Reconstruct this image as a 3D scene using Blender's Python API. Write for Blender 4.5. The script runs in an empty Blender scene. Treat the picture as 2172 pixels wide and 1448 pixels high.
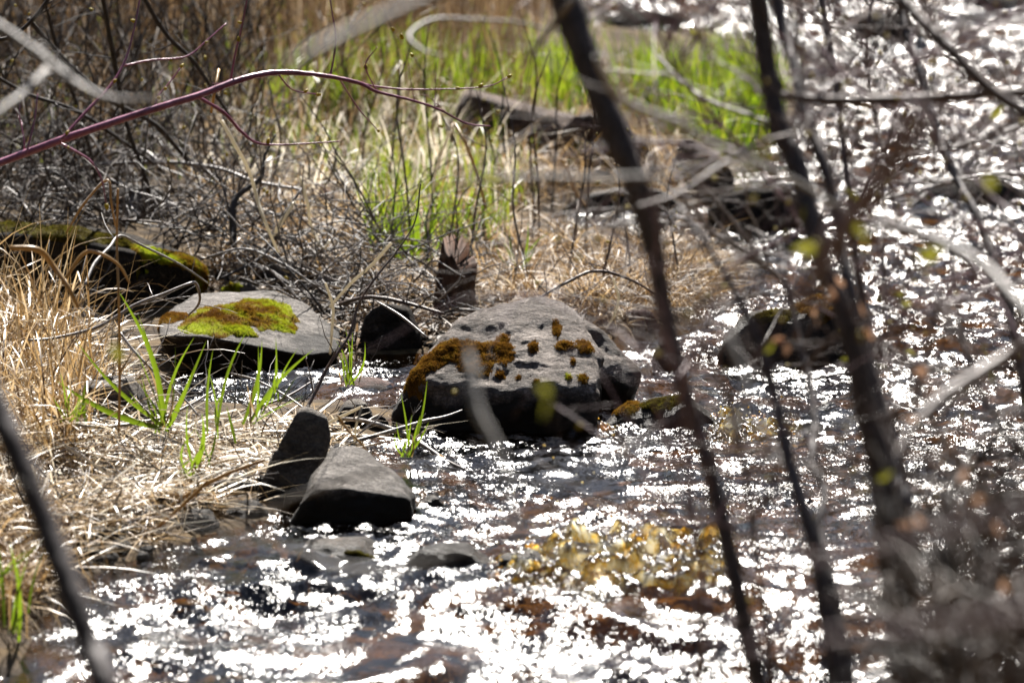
import bpy, bmesh, math, random
import numpy as np
from mathutils import Vector
from mathutils.bvhtree import BVHTree

random.seed(7)
RNG = np.random.default_rng(7)
SC = bpy.context.scene
COL = SC.collection
R = math.radians

# ------------------------------------------------------------------ camera
FPX = 200.0 / 36.0 * 2172.0          # focal length in photograph pixels
PITCH = R(10.0)
CAM_H = 3.47
cam_d = bpy.data.cameras.new('camera')
cam = bpy.data.objects.new('camera', cam_d)
COL.objects.link(cam)
cam.location = (0, 0, CAM_H)
cam.rotation_euler = (R(90) - PITCH, 0, 0)
cam_d.sensor_width = 36.0
cam_d.lens = 200.0
cam_d.clip_start = 0.1
cam_d.clip_end = 3000
cam_d.dof.use_dof = True
cam_d.dof.focus_distance = 18.55
cam_d.dof.aperture_fstop = 3.0
SC.camera = cam

# ------------------------------------------------------------------ sky, sun, exposure
SUN_EL, SUN_AZ = R(46), R(5)         # high, beyond the stream, a little to the right
world = bpy.data.worlds.new('World')
SC.world = world
world.use_nodes = True
wn = world.node_tree.nodes
wl = world.node_tree.links
sky = wn.new('ShaderNodeTexSky')
sky.sky_type = 'NISHITA'
sky.sun_disc = False
sky.sun_elevation = SUN_EL
sky.sun_rotation = SUN_AZ
wn['Background'].inputs['Strength'].default_value = 0.05
wl.new(sky.outputs[0], wn['Background'].inputs[0])
sun_d = bpy.data.lights.new('sun', 'SUN')
sun_d.energy = 5.0
sun_d.angle = R(0.53)
sun_d.color = (1.0, 0.95, 0.88)
sun = bpy.data.objects.new('sun', sun_d)
COL.objects.link(sun)
SUN_DIR = Vector((math.sin(SUN_AZ) * math.cos(SUN_EL), math.cos(SUN_AZ) * math.cos(SUN_EL), math.sin(SUN_EL)))
sun.rotation_euler = SUN_DIR.to_track_quat('Z', 'Y').to_euler()
sun.location = (0, 30, 30)
vs = SC.view_settings
vs.view_transform = 'Standard'
vs.look = 'None'
vs.exposure = 1.65
vs.gamma = 1.0
vs.use_curve_mapping = False
SC.cycles.use_denoising = True
SC.cycles.max_bounces = 4
SC.cycles.transparent_max_bounces = 6
SC.cycles.caustics_reflective = False
SC.cycles.caustics_refractive = False
SC.cycles.sample_clamp_direct = 5
SC.cycles.sample_clamp_indirect = 6
SC.cycles.use_adaptive_sampling = False

# ------------------------------------------------------------------ picture <-> place
_f = np.array([0, math.cos(PITCH), -math.sin(PITCH)])
_u = np.array([0, math.sin(PITCH), math.cos(PITCH)])


def ray(px, py):
    cx = (np.asarray(px, float) - 1086) / FPX
    cy = (724 - np.asarray(py, float)) / FPX
    d = np.stack([cx, _f[1] + cy * _u[1], _f[2] + cy * _u[2]], -1)
    return d


def P(px, py, dist):
    """the point seen at a pixel of the photograph at ground distance dist from the camera"""
    d = ray(px, py)
    return np.array([0, 0, CAM_H]) + d * (np.asarray(dist, float) / d[..., 1])[..., None]


def G(px, py, z=0.0):
    d = ray(px, py)
    t = (z - CAM_H) / d[..., 2]
    return np.array([0, 0, CAM_H]) + d * t[..., None]


# ------------------------------------------------------------------ noise
def _h(ix, iy, iz, s):
    with np.errstate(over='ignore'):
        h = ix.astype(np.uint32) * np.uint32(374761393) + iy.astype(np.uint32) * np.uint32(668265263) \
            + iz.astype(np.uint32) * np.uint32(2246822519) + np.uint32((s * 3266489917) & 0xffffffff)
        h = (h ^ (h >> np.uint32(13))) * np.uint32(1274126177)
        h = (h ^ (h >> np.uint32(16))) * np.uint32(2654435761)
        return h ^ (h >> np.uint32(15))


def noise3(p, seed=0):
    p = np.asarray(p, float)
    ip = np.floor(p).astype(np.int64)
    f = p - ip
    w = f * f * f * (f * (f * 6 - 15) + 10)
    out = 0
    for dx in (0, 1):
        wx = w[:, 0] if dx else 1 - w[:, 0]
        for dy in (0, 1):
            wy = w[:, 1] if dy else 1 - w[:, 1]
            for dz in (0, 1):
                wz = w[:, 2] if dz else 1 - w[:, 2]
                h = _h(ip[:, 0] + dx, ip[:, 1] + dy, ip[:, 2] + dz, seed)
                gx = (h & np.uint32(1023)).astype(float) / 511.5 - 1
                gy = ((h >> np.uint32(10)) & np.uint32(1023)).astype(float) / 511.5 - 1
                gz = ((h >> np.uint32(20)) & np.uint32(1023)).astype(float) / 511.5 - 1
                out = out + wx * wy * wz * (gx * (f[:, 0] - dx) + gy * (f[:, 1] - dy) + gz * (f[:, 2] - dz))
    return out * 1.4


def noise2(x, y, seed=0, z=0.37):
    return noise3(np.stack([x, y, np.full_like(x, z)], -1), seed)


def fbm3(p, oct=4, seed=0, gain=0.5):
    a, o = 1.0, 0
    for k in range(oct):
        o = o + a * noise3(p * 2.03 ** k, seed + k)
        a *= gain
    return o


def sstep(a, b, x):
    t = np.clip((x - a) / (b - a), 0, 1)
    return t * t * (3 - 2 * t)


# ------------------------------------------------------------------ materials
def new_mat(name):
    m = bpy.data.materials.new(name)
    m.use_nodes = True
    nt = m.node_tree
    nt.nodes.clear()
    out = nt.nodes.new('ShaderNodeOutputMaterial')
    return m, nt, out


def ramp(nt, stops, fac):
    r = nt.nodes.new('ShaderNodeValToRGB')
    e = r.color_ramp.elements
    while len(e) < len(stops):
        e.new(0.5)
    for k, (p, c) in enumerate(stops):
        e[k].position = p
        e[k].color = (*c, 1)
    nt.links.new(fac, r.inputs[0])
    return r.outputs[0]


def tex_noise(nt, scale, detail=5, rough=0.6, vec=None):
    n = nt.nodes.new('ShaderNodeTexNoise')
    n.inputs['Scale'].default_value = scale
    n.inputs['Detail'].default_value = detail
    n.inputs['Roughness'].default_value = rough
    if vec is not None:
        nt.links.new(vec, n.inputs['Vector'])
    return n.outputs['Fac']


def world_pos(nt, scale=(1, 1, 1)):
    g = nt.nodes.new('ShaderNodeNewGeometry')
    mp = nt.nodes.new('ShaderNodeMapping')
    mp.inputs['Scale'].default_value = scale
    nt.links.new(g.outputs['Position'], mp.inputs['Vector'])
    return mp.outputs[0]


def bump(nt, height, strength, dist):
    b = nt.nodes.new('ShaderNodeBump')
    b.inputs['Strength'].default_value = strength
    b.inputs['Distance'].default_value = dist
    nt.links.new(height, b.inputs['Height'])
    return b.outputs[0]


def principled(nt, col, rough, spec=0.5, normal=None):
    b = nt.nodes.new('ShaderNodeBsdfPrincipled')
    if isinstance(col, tuple):
        b.inputs['Base Color'].default_value = (*col, 1)
    else:
        nt.links.new(col, b.inputs['Base Color'])
    b.inputs['Roughness'].default_value = rough
    b.inputs['Specular IOR Level'].default_value = spec
    if normal is not None:
        nt.links.new(normal, b.inputs['Normal'])
    return b


def mix_shader(nt, fac, a, b):
    m = nt.nodes.new('ShaderNodeMixShader')
    if isinstance(fac, float):
        m.inputs[0].default_value = fac
    else:
        nt.links.new(fac, m.inputs[0])
    nt.links.new(a, m.inputs[1])
    nt.links.new(b, m.inputs[2])
    return m.outputs[0]


def mix_col(nt, mode, fac, a, b):
    mx = nt.nodes.new('ShaderNodeMix')
    mx.data_type = 'RGBA'
    mx.blend_type = mode
    if isinstance(fac, float):
        mx.inputs[0].default_value = fac
    else:
        nt.links.new(fac, mx.inputs[0])
    nt.links.new(a, mx.inputs[6])
    if isinstance(b, tuple):
        mx.inputs[7].default_value = (*b, 1)
    else:
        nt.links.new(b, mx.inputs[7])
    return mx.outputs[2]


def rock_mat(name, dark, mid, light, rough=0.75, spec=0.3, fine=120, wet_shade=None, reach=0.22):
    m, nt, out = new_mat(name)
    v = world_pos(nt)
    vl = world_pos(nt, (0.7, 1.0, 1.6))
    big = tex_noise(nt, 5, 8, 0.68, vl)
    speck = tex_noise(nt, fine, 4, 0.75, v)
    c1 = ramp(nt, [(0.34, dark), (0.50, mid), (0.64, light)], big)
    c2 = ramp(nt, [(0.34, (0.45, 0.45, 0.45)), (0.62, (1.2, 1.18, 1.14))], speck)
    c = mix_col(nt, 'MULTIPLY', 1.0, c1, c2)
    lich = ramp(nt, [(0.60, (0, 0, 0)), (0.66, (1, 1, 1))], tex_noise(nt, 17, 6, 0.7, v))
    c = mix_col(nt, 'MIX', lich, c, tuple(min(1, q * 1.35) for q in light))
    crk = ramp(nt, [(0.46, (1, 1, 1)), (0.492, (0.35, 0.33, 0.3)), (0.508, (0.35, 0.33, 0.3)), (0.54, (1, 1, 1))], tex_noise(nt, 6, 9, 0.72, vl))
    c = mix_col(nt, 'MULTIPLY', 0.75, c, crk)
    if wet_shade:  # low dark band: waterline wetness plus shade painted on the fronts
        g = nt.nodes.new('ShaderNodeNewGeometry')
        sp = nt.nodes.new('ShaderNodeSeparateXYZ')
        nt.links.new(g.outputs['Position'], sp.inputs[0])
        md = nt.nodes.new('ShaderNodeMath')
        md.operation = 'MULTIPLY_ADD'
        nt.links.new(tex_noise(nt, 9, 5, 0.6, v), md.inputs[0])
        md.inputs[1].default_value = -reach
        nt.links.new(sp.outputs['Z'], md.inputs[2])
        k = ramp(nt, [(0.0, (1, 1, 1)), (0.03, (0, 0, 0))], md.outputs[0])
        c = mix_col(nt, 'MIX', k, c, wet_shade)
    h = tex_noise(nt, 32, 10, 0.75, vl)
    b = principled(nt, c, rough, spec, bump(nt, h, 1.0, 0.05))
    nt.links.new(b.outputs[0], out.inputs[0])
    return m


def plant_mat(name, stops, rough=0.5, spec=0.4, trans=0.4, tcol=None, noise=None):
    """thin leaf or stalk: each blade its own tint, light shining through it"""
    m, nt, out = new_mat(name)
    g = nt.nodes.new('ShaderNodeNewGeometry')
    c = ramp(nt, stops, g.outputs['Random Per Island'])
    if noise:
        spot = ramp(nt, [(0.52, (0, 0, 0)), (0.70, (0.8, 0.8, 0.8))], tex_noise(nt, noise, 5, 0.65, world_pos(nt)))
        c = mix_col(nt, 'MIX', spot, c, (0.22, 0.17, 0.05))
    b = principled(nt, c, rough, spec)
    sh = b.outputs[0]
    if trans > 0:
        t = nt.nodes.new('ShaderNodeBsdfTranslucent')
        if tcol is None:
            nt.links.new(c, t.inputs[0])
        else:
            c2 = ramp(nt, tcol, g.outputs['Random Per Island'])
            nt.links.new(c2, t.inputs[0])
        sh = mix_shader(nt, trans, b.outputs[0], t.outputs[0])
    nt.links.new(sh, out.inputs[0])
    return m


def bark_mat(name, dark, light, rough=0.6, spec=0.4, scale=60):
    m, nt, out = new_mat(name)
    v = world_pos(nt, (1, 1, 0.35))
    n = tex_noise(nt, scale, 5, 0.65, v)
    c = ramp(nt, [(0.32, dark), (0.68, light)], n)
    b = principled(nt, c, rough, spec, bump(nt, n, 0.6, 0.004))
    nt.links.new(b.outputs[0], out.inputs[0])
    return m


def moss_mat(name, stops, scale=18):
    m, nt, out = new_mat(name)
    v = world_pos(nt)
    n = tex_noise(nt, scale, 4, 0.6, v)
    c = ramp(nt, stops, n)
    b = principled(nt, c, 0.9, 0.1)
    t = nt.nodes.new('ShaderNodeBsdfTranslucent')
    nt.links.new(c, t.inputs[0])
    nt.links.new(mix_shader(nt, 0.45, b.outputs[0], t.outputs[0]), out.inputs[0])
    return m


M = {}
M['boulder'] = rock_mat('boulder_stone', (0.11, 0.086, 0.072), (0.24, 0.20, 0.176), (0.38, 0.328, 0.296), wet_shade=(0.020, 0.015, 0.010))  # wet waterline band that also paints the front's shade
M['rock'] = rock_mat('grey_stone', (0.085, 0.07, 0.056), (0.17, 0.145, 0.122), (0.27, 0.238, 0.205), wet_shade=(0.025, 0.02, 0.015), reach=0.10)  # low band paints shade onto the stone fronts
M['slab'] = rock_mat('slab_stone', (0.11, 0.096, 0.082), (0.23, 0.206, 0.187), (0.36, 0.33, 0.302), wet_shade=(0.03, 0.025, 0.02), reach=0.15)  # front face shade painted in by the dark low band
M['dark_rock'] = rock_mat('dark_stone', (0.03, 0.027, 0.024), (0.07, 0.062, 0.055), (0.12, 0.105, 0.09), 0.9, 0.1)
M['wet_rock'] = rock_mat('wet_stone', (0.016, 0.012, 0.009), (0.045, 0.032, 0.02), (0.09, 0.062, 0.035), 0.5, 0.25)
M['brown_rock'] = rock_mat('brown_stone', (0.05, 0.029, 0.02), (0.13, 0.08, 0.056), (0.24, 0.165, 0.12))
M['red_rock'] = rock_mat('red_stone', (0.08, 0.03, 0.02), (0.16, 0.065, 0.045), (0.22, 0.10, 0.07))
M['moss_orange'] = moss_mat('orange_moss', [(0.3, (0.055, 0.028, 0.005)), (0.5, (0.16, 0.075, 0.012)), (0.72, (0.24, 0.15, 0.02))], 24)
M['moss_green'] = moss_mat('green_moss', [(0.36, (0.11, 0.05, 0.008)), (0.46, (0.20, 0.12, 0.012)), (0.53, (0.24, 0.24, 0.015)), (0.64, (0.34, 0.40, 0.02))], 9)
M['moss_olive'] = moss_mat('olive_moss', [(0.3, (0.03, 0.022, 0.005)), (0.5, (0.075, 0.06, 0.01)), (0.7, (0.15, 0.14, 0.02))], 30)
M['bark_dark'] = bark_mat('dark_bark', (0.018, 0.014, 0.013), (0.06, 0.05, 0.047), 0.7)
M['bark_stem'] = bark_mat('stem_bark', (0.032, 0.025, 0.026), (0.105, 0.085, 0.084), 0.6)
M['bark_brown'] = bark_mat('brown_bark', (0.05, 0.033, 0.027), (0.15, 0.105, 0.09), 0.5)
M['bark_grey'] = bark_mat('grey_bark', (0.16, 0.145, 0.135), (0.36, 0.34, 0.32), 0.55)
M['bark_pale'] = bark_mat('pale_bark', (0.30, 0.28, 0.26), (0.62, 0.60, 0.57), 0.5)
M['bark_twig'] = bark_mat('twig_bark', (0.10, 0.085, 0.077), (0.30, 0.265, 0.24), 0.42, 0.5)
M['dogwood'] = bark_mat('dogwood_bark', (0.17, 0.045, 0.085), (0.34, 0.12, 0.19), 0.32, 0.6, 30)
M['purple'] = bark_mat('purple_bark', (0.12, 0.072, 0.08), (0.28, 0.19, 0.20), 0.4, 0.5)
M['stump'] = bark_mat('rotten_wood', (0.025, 0.012, 0.008), (0.11, 0.06, 0.04), 0.8, 0.2, 40)
M['straw_pale'] = plant_mat('bleached_straw', [(0, (0.50, 0.43, 0.32)), (0.5, (0.62, 0.56, 0.44)), (1, (0.74, 0.70, 0.60))], 0.35, 0.5, 0.55)
M['straw'] = plant_mat('dry_straw', [(0, (0.09, 0.05, 0.022)), (0.3, (0.27, 0.165, 0.065)), (0.7, (0.46, 0.31, 0.14)), (1, (0.66, 0.53, 0.34))], 0.38, 0.5, 0.35)
M['dry_grass'] = plant_mat('dry_grass', [(0, (0.08, 0.042, 0.018)), (0.4, (0.26, 0.16, 0.065)), (0.8, (0.44, 0.29, 0.13)), (1, (0.64, 0.51, 0.33))], 0.45, 0.4, 0.45)
M['reed'] = plant_mat('brown_reed', [(0, (0.03, 0.017, 0.009)), (0.5, (0.13, 0.078, 0.038)), (0.9, (0.28, 0.18, 0.09)), (1, (0.5, 0.41, 0.29))], 0.5, 0.3, 0.4)
M['green_grass'] = plant_mat('green_grass', [(0, (0.035, 0.07, 0.006)), (0.6, (0.075, 0.14, 0.01)), (1, (0.15, 0.20, 0.02))], 0.4, 0.4, 0.5,
                             [(0, (0.08, 0.15, 0.006)), (0.5, (0.20, 0.30, 0.012)), (1, (0.38, 0.42, 0.03))])
M['blade'] = plant_mat('sedge_blade', [(0, (0.03, 0.065, 0.008)), (1, (0.09, 0.13, 0.02))], 0.35, 0.5, 0.42,
                       [(0, (0.06, 0.13, 0.006)), (0.5, (0.15, 0.24, 0.01)), (1, (0.28, 0.34, 0.02))], 22)
M['bud'] = plant_mat('yellow_bud', [(0, (0.34, 0.22, 0.02)), (1, (0.38, 0.34, 0.03))], 0.5, 0.3, 0.4)
M['leaf'] = plant_mat('young_leaf', [(0, (0.15, 0.15, 0.015)), (1, (0.24, 0.23, 0.03))], 0.5, 0.3, 0.5)
M['dead_leaf'] = plant_mat('dead_leaf', [(0, (0.22, 0.11, 0.06)), (0.5, (0.36, 0.20, 0.12)), (1, (0.48, 0.32, 0.21))], 0.6, 0.3, 0.45)
M['thicket'] = plant_mat('thicket_bark', [(0, (0.012, 0.008, 0.006)), (0.7, (0.045, 0.032, 0.026)), (0.93, (0.11, 0.085, 0.07)), (1, (0.3, 0.27, 0.24))], 0.7, 0.3, 0.0)
M['twig_mass'] = plant_mat('twig_litter', [(0, (0.02, 0.016, 0.014)), (0.6, (0.08, 0.065, 0.056)), (1, (0.30, 0.27, 0.25))], 0.5, 0.5, 0.0)


def soil_mat():
    m, nt, out = new_mat('soil_and_bed')
    v = world_pos(nt)
    n = tex_noise(nt, 9, 8, 0.65, v)
    c = ramp(nt, [(0.3, (0.02, 0.012, 0.006)), (0.5, (0.065, 0.04, 0.016)), (0.72, (0.18, 0.115, 0.042))], n)
    h = tex_noise(nt, 30, 8, 0.7, v)
    b = principled(nt, c, 0.85, 0.2, bump(nt, h, 0.9, 0.03))
    nt.links.new(b.outputs[0], out.inputs[0])
    return m


M['soil'] = soil_mat()


def facets(nt, layers, k, mod=None):
    """normal broken into small wave facets"""
    g = nt.nodes.new('ShaderNodeNewGeometry')
    acc = g.outputs['Normal']
    for scale, vecscale, amt, detail in layers:
        n = nt.nodes.new('ShaderNodeTexNoise')
        n.inputs['Scale'].default_value = scale
        n.inputs['Detail'].default_value = detail
        n.inputs['Roughness'].default_value = 0.55
        nt.links.new(world_pos(nt, vecscale), n.inputs['Vector'])
        sub = nt.nodes.new('ShaderNodeVectorMath')
        sub.operation = 'SUBTRACT'
        nt.links.new(n.outputs['Color'], sub.inputs[0])
        sub.inputs[1].default_value = (0.5, 0.5, 0.5)
        mul = nt.nodes.new('ShaderNodeVectorMath')
        mul.operation = 'MULTIPLY'
        nt.links.new(sub.outputs[0], mul.inputs[0])
        mul.inputs[1].default_value = (amt * k, amt * k, 0)
        if mod is not None:
            sc_ = nt.nodes.new('ShaderNodeVectorMath')
            sc_.operation = 'SCALE'
            nt.links.new(mul.outputs[0], sc_.inputs[0])
            nt.links.new(mod, sc_.inputs['Scale'])
            mul = sc_
        add = nt.nodes.new('ShaderNodeVectorMath')
        add.operation = 'ADD'
        nt.links.new(acc, add.inputs[0])
        nt.links.new(mul.outputs[0], add.inputs[1])
        acc = add.outputs[0]
    nm = nt.nodes.new('ShaderNodeVectorMath')
    nm.operation = 'NORMALIZE'
    nt.links.new(acc, nm.inputs[0])
    return nm.outputs[0]


def water_mat():
    m, nt, out = new_mat('stream_water')
    slick = ramp(nt, [(0.36, (0.30,) * 3), (0.50, (0.9,) * 3), (0.62, (1.3,) * 3)], tex_noise(nt, 2.6, 4, 0.6, world_pos(nt, (1, 0.6, 1))))
    nrm = facets(nt, [(20, (1, 0.5, 1), 0.6, 2), (85, (1, 0.5, 1), 0.8, 2), (230, (1, 0.5, 1), 0.85, 1)], 1.0, slick)
    fr = nt.nodes.new('ShaderNodeFresnel')
    fr.inputs['IOR'].default_value = 1.33
    nt.links.new(nrm, fr.inputs['Normal'])
    gl = nt.nodes.new('ShaderNodeBsdfGlossy')
    gl.distribution = 'BECKMANN'
    gl.inputs['Roughness'].default_value = 0.23
    nt.links.new(nrm, gl.inputs['Normal'])
    tr = nt.nodes.new('ShaderNodeBsdfTransparent')
    tr.inputs[0].default_value = (0.72, 0.52, 0.26, 1)
    nt.links.new(mix_shader(nt, fr.outputs[0], tr.outputs[0], gl.outputs[0]), out.inputs[0])
    return m


def splash_mat():
    m, nt, out = new_mat('amber_splash')
    v = world_pos(nt, (1, 0.6, 1))
    n = tex_noise(nt, 20, 8, 0.75, v)
    c = ramp(nt, [(0.36, (0.70, 0.40, 0.03)), (0.45, (0.95, 0.70, 0.16)), (0.50, (0.98, 0.90, 0.62)), (0.56, (0.99, 0.99, 0.95))], n)
    nb = facets(nt, [(45, (1, 1, 1), 1.2, 3), (130, (1, 1, 1), 1.2, 2)], 1.0)
    t = nt.nodes.new('ShaderNodeBsdfTranslucent')
    nt.links.new(c, t.inputs[0])
    tr = nt.nodes.new('ShaderNodeBsdfTransparent')
    tr.inputs[0].default_value = (0.9, 0.70, 0.40, 1)
    gl = nt.nodes.new('ShaderNodeBsdfGlossy')
    gl.distribution = 'BECKMANN'
    gl.inputs['Roughness'].default_value = 0.25
    nt.links.new(nb, gl.inputs['Normal'])
    fr = nt.nodes.new('ShaderNodeFresnel')
    fr.inputs['IOR'].default_value = 1.33
    nt.links.new(nb, fr.inputs['Normal'])
    body = mix_shader(nt, ramp(nt, [(0.34, (0.72,) * 3), (0.54, (1.0,) * 3)], n), tr.outputs[0], t.outputs[0])
    full = mix_shader(nt, fr.outputs[0], body, gl.outputs[0])
    at = nt.nodes.new('ShaderNodeAttribute')
    at.attribute_name = 'body'
    thin = nt.nodes.new('ShaderNodeBsdfTransparent')
    nt.links.new(mix_shader(nt, ramp(nt, [(0.22, (0, 0, 0)), (0.52, (1, 1, 1))], at.outputs['Fac']), thin.outputs[0], full), out.inputs[0])
    return m


M['water'] = water_mat()
M['splash'] = splash_mat()


# ------------------------------------------------------------------ mesh helpers
def mesh_from(name, V, F, smooth=True):
    """V n x 3, F m x k (all faces alike) or a list of such arrays"""
    Fs = F if isinstance(F, list) else [F]
    Fs = [np.asarray(f, np.int32) for f in Fs if len(f)]
    me = bpy.data.meshes.new(name)
    me.vertices.add(len(V))
    me.vertices.foreach_set('co', np.asarray(V, np.float32).ravel())
    nl = sum(f.size for f in Fs)
    nf = sum(len(f) for f in Fs)
    me.loops.add(nl)
    me.loops.foreach_set('vertex_index', np.concatenate([f.ravel() for f in Fs]))
    me.polygons.add(nf)
    tot = np.concatenate([np.full(len(f), f.shape[1], np.int32) for f in Fs])
    st = np.concatenate([[0], np.cumsum(tot)[:-1]]).astype(np.int32)
    me.polygons.foreach_set('loop_start', st)
    me.polygons.foreach_set('loop_total', tot)
    me.polygons.foreach_set('use_smooth', np.full(nf, smooth))
    me.update(calc_edges=True)
    return me


def obj(name, V, F, mat, origin=(0, 0, 0), parent=None, smooth=True):
    """one mesh object from world-space points; a child's points are taken relative to its thing's origin"""
    base = parent
    off = np.array(origin, float)
    if parent is not None:
        off = np.zeros(3)
        while base is not None:
            off = off + np.array(base.location)
            base = base.parent
    o = bpy.data.objects.new(name, mesh_from(name, np.asarray(V, float) - off, F, smooth))
    o.data.materials.append(M[mat])
    COL.objects.link(o)
    if parent is not None:
        o.parent = parent
    else:
        o.location = tuple(off)
    return o


def tag(o, label=None, cat=None, group=None, kind=None):
    if label:
        o['label'] = label
    if cat:
        o['category'] = cat
    if group:
        o['group'] = group
    if kind:
        o['kind'] = kind
    return o


def smooth_path(pts, per=6):
    """Catmull-Rom through rows of any width (x, y, z, radius)"""
    p = np.asarray(pts, float)
    if len(p) < 3:
        t = np.linspace(0, 1, per + 1)[:, None]
        return p[0] * (1 - t) + p[-1] * t
    q = np.vstack([2 * p[0] - p[1], p, 2 * p[-1] - p[-2]])
    out = []
    for i in range(1, len(q) - 2):
        t = np.linspace(0, 1, per, endpoint=False)[:, None]
        a, b, c, d = q[i - 1], q[i], q[i + 1], q[i + 2]
        out.append(0.5 * (2 * b + (c - a) * t + (2 * a - 5 * b + 4 * c - d) * t ** 2 + (3 * b - a - 3 * c + d) * t ** 3))
    out.append(p[-1][None])
    return np.vstack(out)


def tube(path, rad, k=8, seed=0, rough=0.0):
    """closed tapering tube; returns V, [quads, tris]"""
    p = np.asarray(path, float)
    r = np.asarray(rad, float)
    n = len(p)
    t = np.gradient(p, axis=0)
    t /= np.linalg.norm(t, axis=1)[:, None] + 1e-12
    main = p[-1] - p[0]
    ref = np.eye(3)[np.argmin(np.abs(main))]
    a = np.cross(t, ref)
    a /= np.linalg.norm(a, axis=1)[:, None] + 1e-9
    b = np.cross(t, a)
    ang = np.linspace(0, 2 * np.pi, k, endpoint=False)
    rr = np.repeat(r[:, None], k, 1)
    if rough > 0:
        pp = p[:, None, :] + rr[..., None] * (a[:, None, :] * np.cos(ang)[None, :, None] + b[:, None, :] * np.sin(ang)[None, :, None])
        nz = noise3(pp.reshape(-1, 3) / max(r.mean(), 1e-4) * 0.8, seed).reshape(n, k)
        rr = rr * (1 + rough * nz)
    V = p[:, None, :] + rr[..., None] * (a[:, None, :] * np.cos(ang)[None, :, None] + b[:, None, :] * np.sin(ang)[None, :, None])
    V = np.vstack([V.reshape(-1, 3), p[:1], p[-1:] + t[-1:] * r[-1]])
    i = np.arange(n - 1)[:, None] * k
    j = np.arange(k)[None, :]
    j2 = (j + 1) % k
    Q = np.stack([i + j, i + j2, i + k + j2, i + k + j], -1).reshape(-1, 4)
    jj = np.arange(k)
    c0, c1 = n * k, n * k + 1
    T = np.vstack([np.stack([np.full(k, c0), (jj + 1) % k, jj], -1),
                   np.stack([np.full(k, c1), (n - 1) * k + jj, (n - 1) * k + (jj + 1) % k], -1)])
    return V, Q, T


class Bag:
    """collects tubes that grow from one another into one mesh"""
    def __init__(s):
        s.V, s.Q, s.T, s.n = [], [], [], 0

    def add(s, V, Q, T):
        s.V.append(V)
        s.Q.append(Q + s.n)
        s.T.append(T + s.n)
        s.n += len(V)

    def obj(s, name, mat, origin=(0, 0, 0), parent=None):
        return obj(name, np.vstack(s.V), [np.vstack(s.Q), np.vstack(s.T)], mat, origin, parent)


# ------------------------------------------------------------------ banks, bed and water level
EDGE = [(-900, 1350), (20, 1332), (60, 1255), (200, 1185), (400, 1132), (560, 1100), (690, 1040), (740, 950), (835, 905),
        (830, 872), (700, 852), (560, 862), (360, 858), (310, 815), (370, 790), (560, 775), (720, 765), (905, 745), (1000, 760),
        (1250, 740), (1330, 700), (1420, 685), (1520, 625), (1575, 585), (1530, 530), (1380, 495), (1190, 490), (1150, 462),
        (1200, 440), (1380, 445), (1520, 420), (1590, 330), (1690, 245), (1680, 135), (1560, 78), (1350, 68), (1235, 62), (1210, 0), (1160, -120)]
_e = G(np.array([a for a, b in EDGE]), np.array([b for a, b in EDGE]), 0.0)[:, :2]
POLY = np.vstack([_e, [[0.2, 42], [-2, 60], [-10, 90], [-60, 200], [-400, 400], [-400, 14.9]]])


def signed_dist(x, y):
    """metres inside the left bank (positive) or out in the stream (negative)"""
    best = np.full(x.shape, 1e9)
    inside = np.zeros(x.shape, bool)
    n = len(POLY)
    for i in range(n):
        ax, ay = POLY[i]
        bx, by = POLY[(i + 1) % n]
        ex, ey = bx - ax, by - ay
        t = np.clip(((x - ax) * ex + (y - ay) * ey) / (ex * ex + ey * ey), 0, 1)
        best = np.minimum(best, (x - ax - t * ex) ** 2 + (y - ay - t * ey) ** 2)
        cond = ((ay > y) != (by > y)) & (x < ex * (y - ay) / (ey if abs(ey) > 1e-9 else 1e-9) + ax)
        inside ^= cond
    d = np.sqrt(best)
    return np.where(inside, d, -d)


def fall_mix(x):
    """1 where the stream drops over the stones in mid-stream"""
    return sstep(-0.8, 0.3, x) * (1 - sstep(1.2, 2.2, x))


def water_level(x, y):
    k = fall_mix(x)
    lip = 15.93 + 0.10 * noise2(x * 2.2, x * 0 + 3.3, 5)
    steep = 0.09 * sstep(lip, lip - 0.55, y) + 0.29 * np.clip((lip - 0.36 - y) / 1.3, 0, 1)
    gentle = 0.15 * sstep(16.9, 14.6, y)
    return -(k * steep + (1 - k) * gentle)


def ground_z(x, y):
    x = np.asarray(x, float)
    y = np.asarray(y, float)
    s = signed_dist(x, y)
    n = noise2(x * 1.7, y * 1.7, 11) * 0.05 + noise2(x * 6, y * 6, 12) * 0.018
    bank = 0.012 + 0.045 * sstep(0, 0.4, s) + 0.16 * sstep(0.3, 3, s) + 0.5 * sstep(6, 40, s) + n * sstep(0.0, 0.3, s) + water_level(x, y) * (1 - sstep(0.0, 1.2, s))
    bed = water_level(x, y) - 0.05 - 0.11 * sstep(0.0, 0.7, -s) + n * 1.1 + 0.03 * noise2(x * 11, y * 11, 14)
    z = np.where(s > 0, bank, np.minimum(bed, 0.0 + water_level(x, y) - 0.02) * sstep(0, 0.08, -s) + (1 - sstep(0, 0.08, -s)) * (0.012 + water_level(x, y)))
    right = 0.2 * sstep(5.5, 7.0, x) + 1.5 * sstep(8, 40, x)          # far side of the stream
    z = np.maximum(z, np.where(x > 5, -0.2 + 2 * right, -9))
    near = sstep(13.9, 13.2, y) * 0.22 + np.clip((13.2 - y) / 13.2, 0, 1.4) * 1.55   # the bank the camera stands on
    z = np.where(y < 13.9, np.maximum(z, -0.25 + near + 0.04 * noise2(x * 2, y * 2, 15)), z)
    far = 6 * sstep(60, 300, y)
    return z + far


def on_ground(px, py):
    if np.ndim(px) == 0:
        return on_ground(np.array([float(px)]), np.array([float(py)]))[0]
    z = np.zeros(np.shape(px))
    for k in range(5):
        p = G(px, py, z)
        z = ground_z(p[..., 0], p[..., 1])
    p[..., 2] = z
    return p


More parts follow.
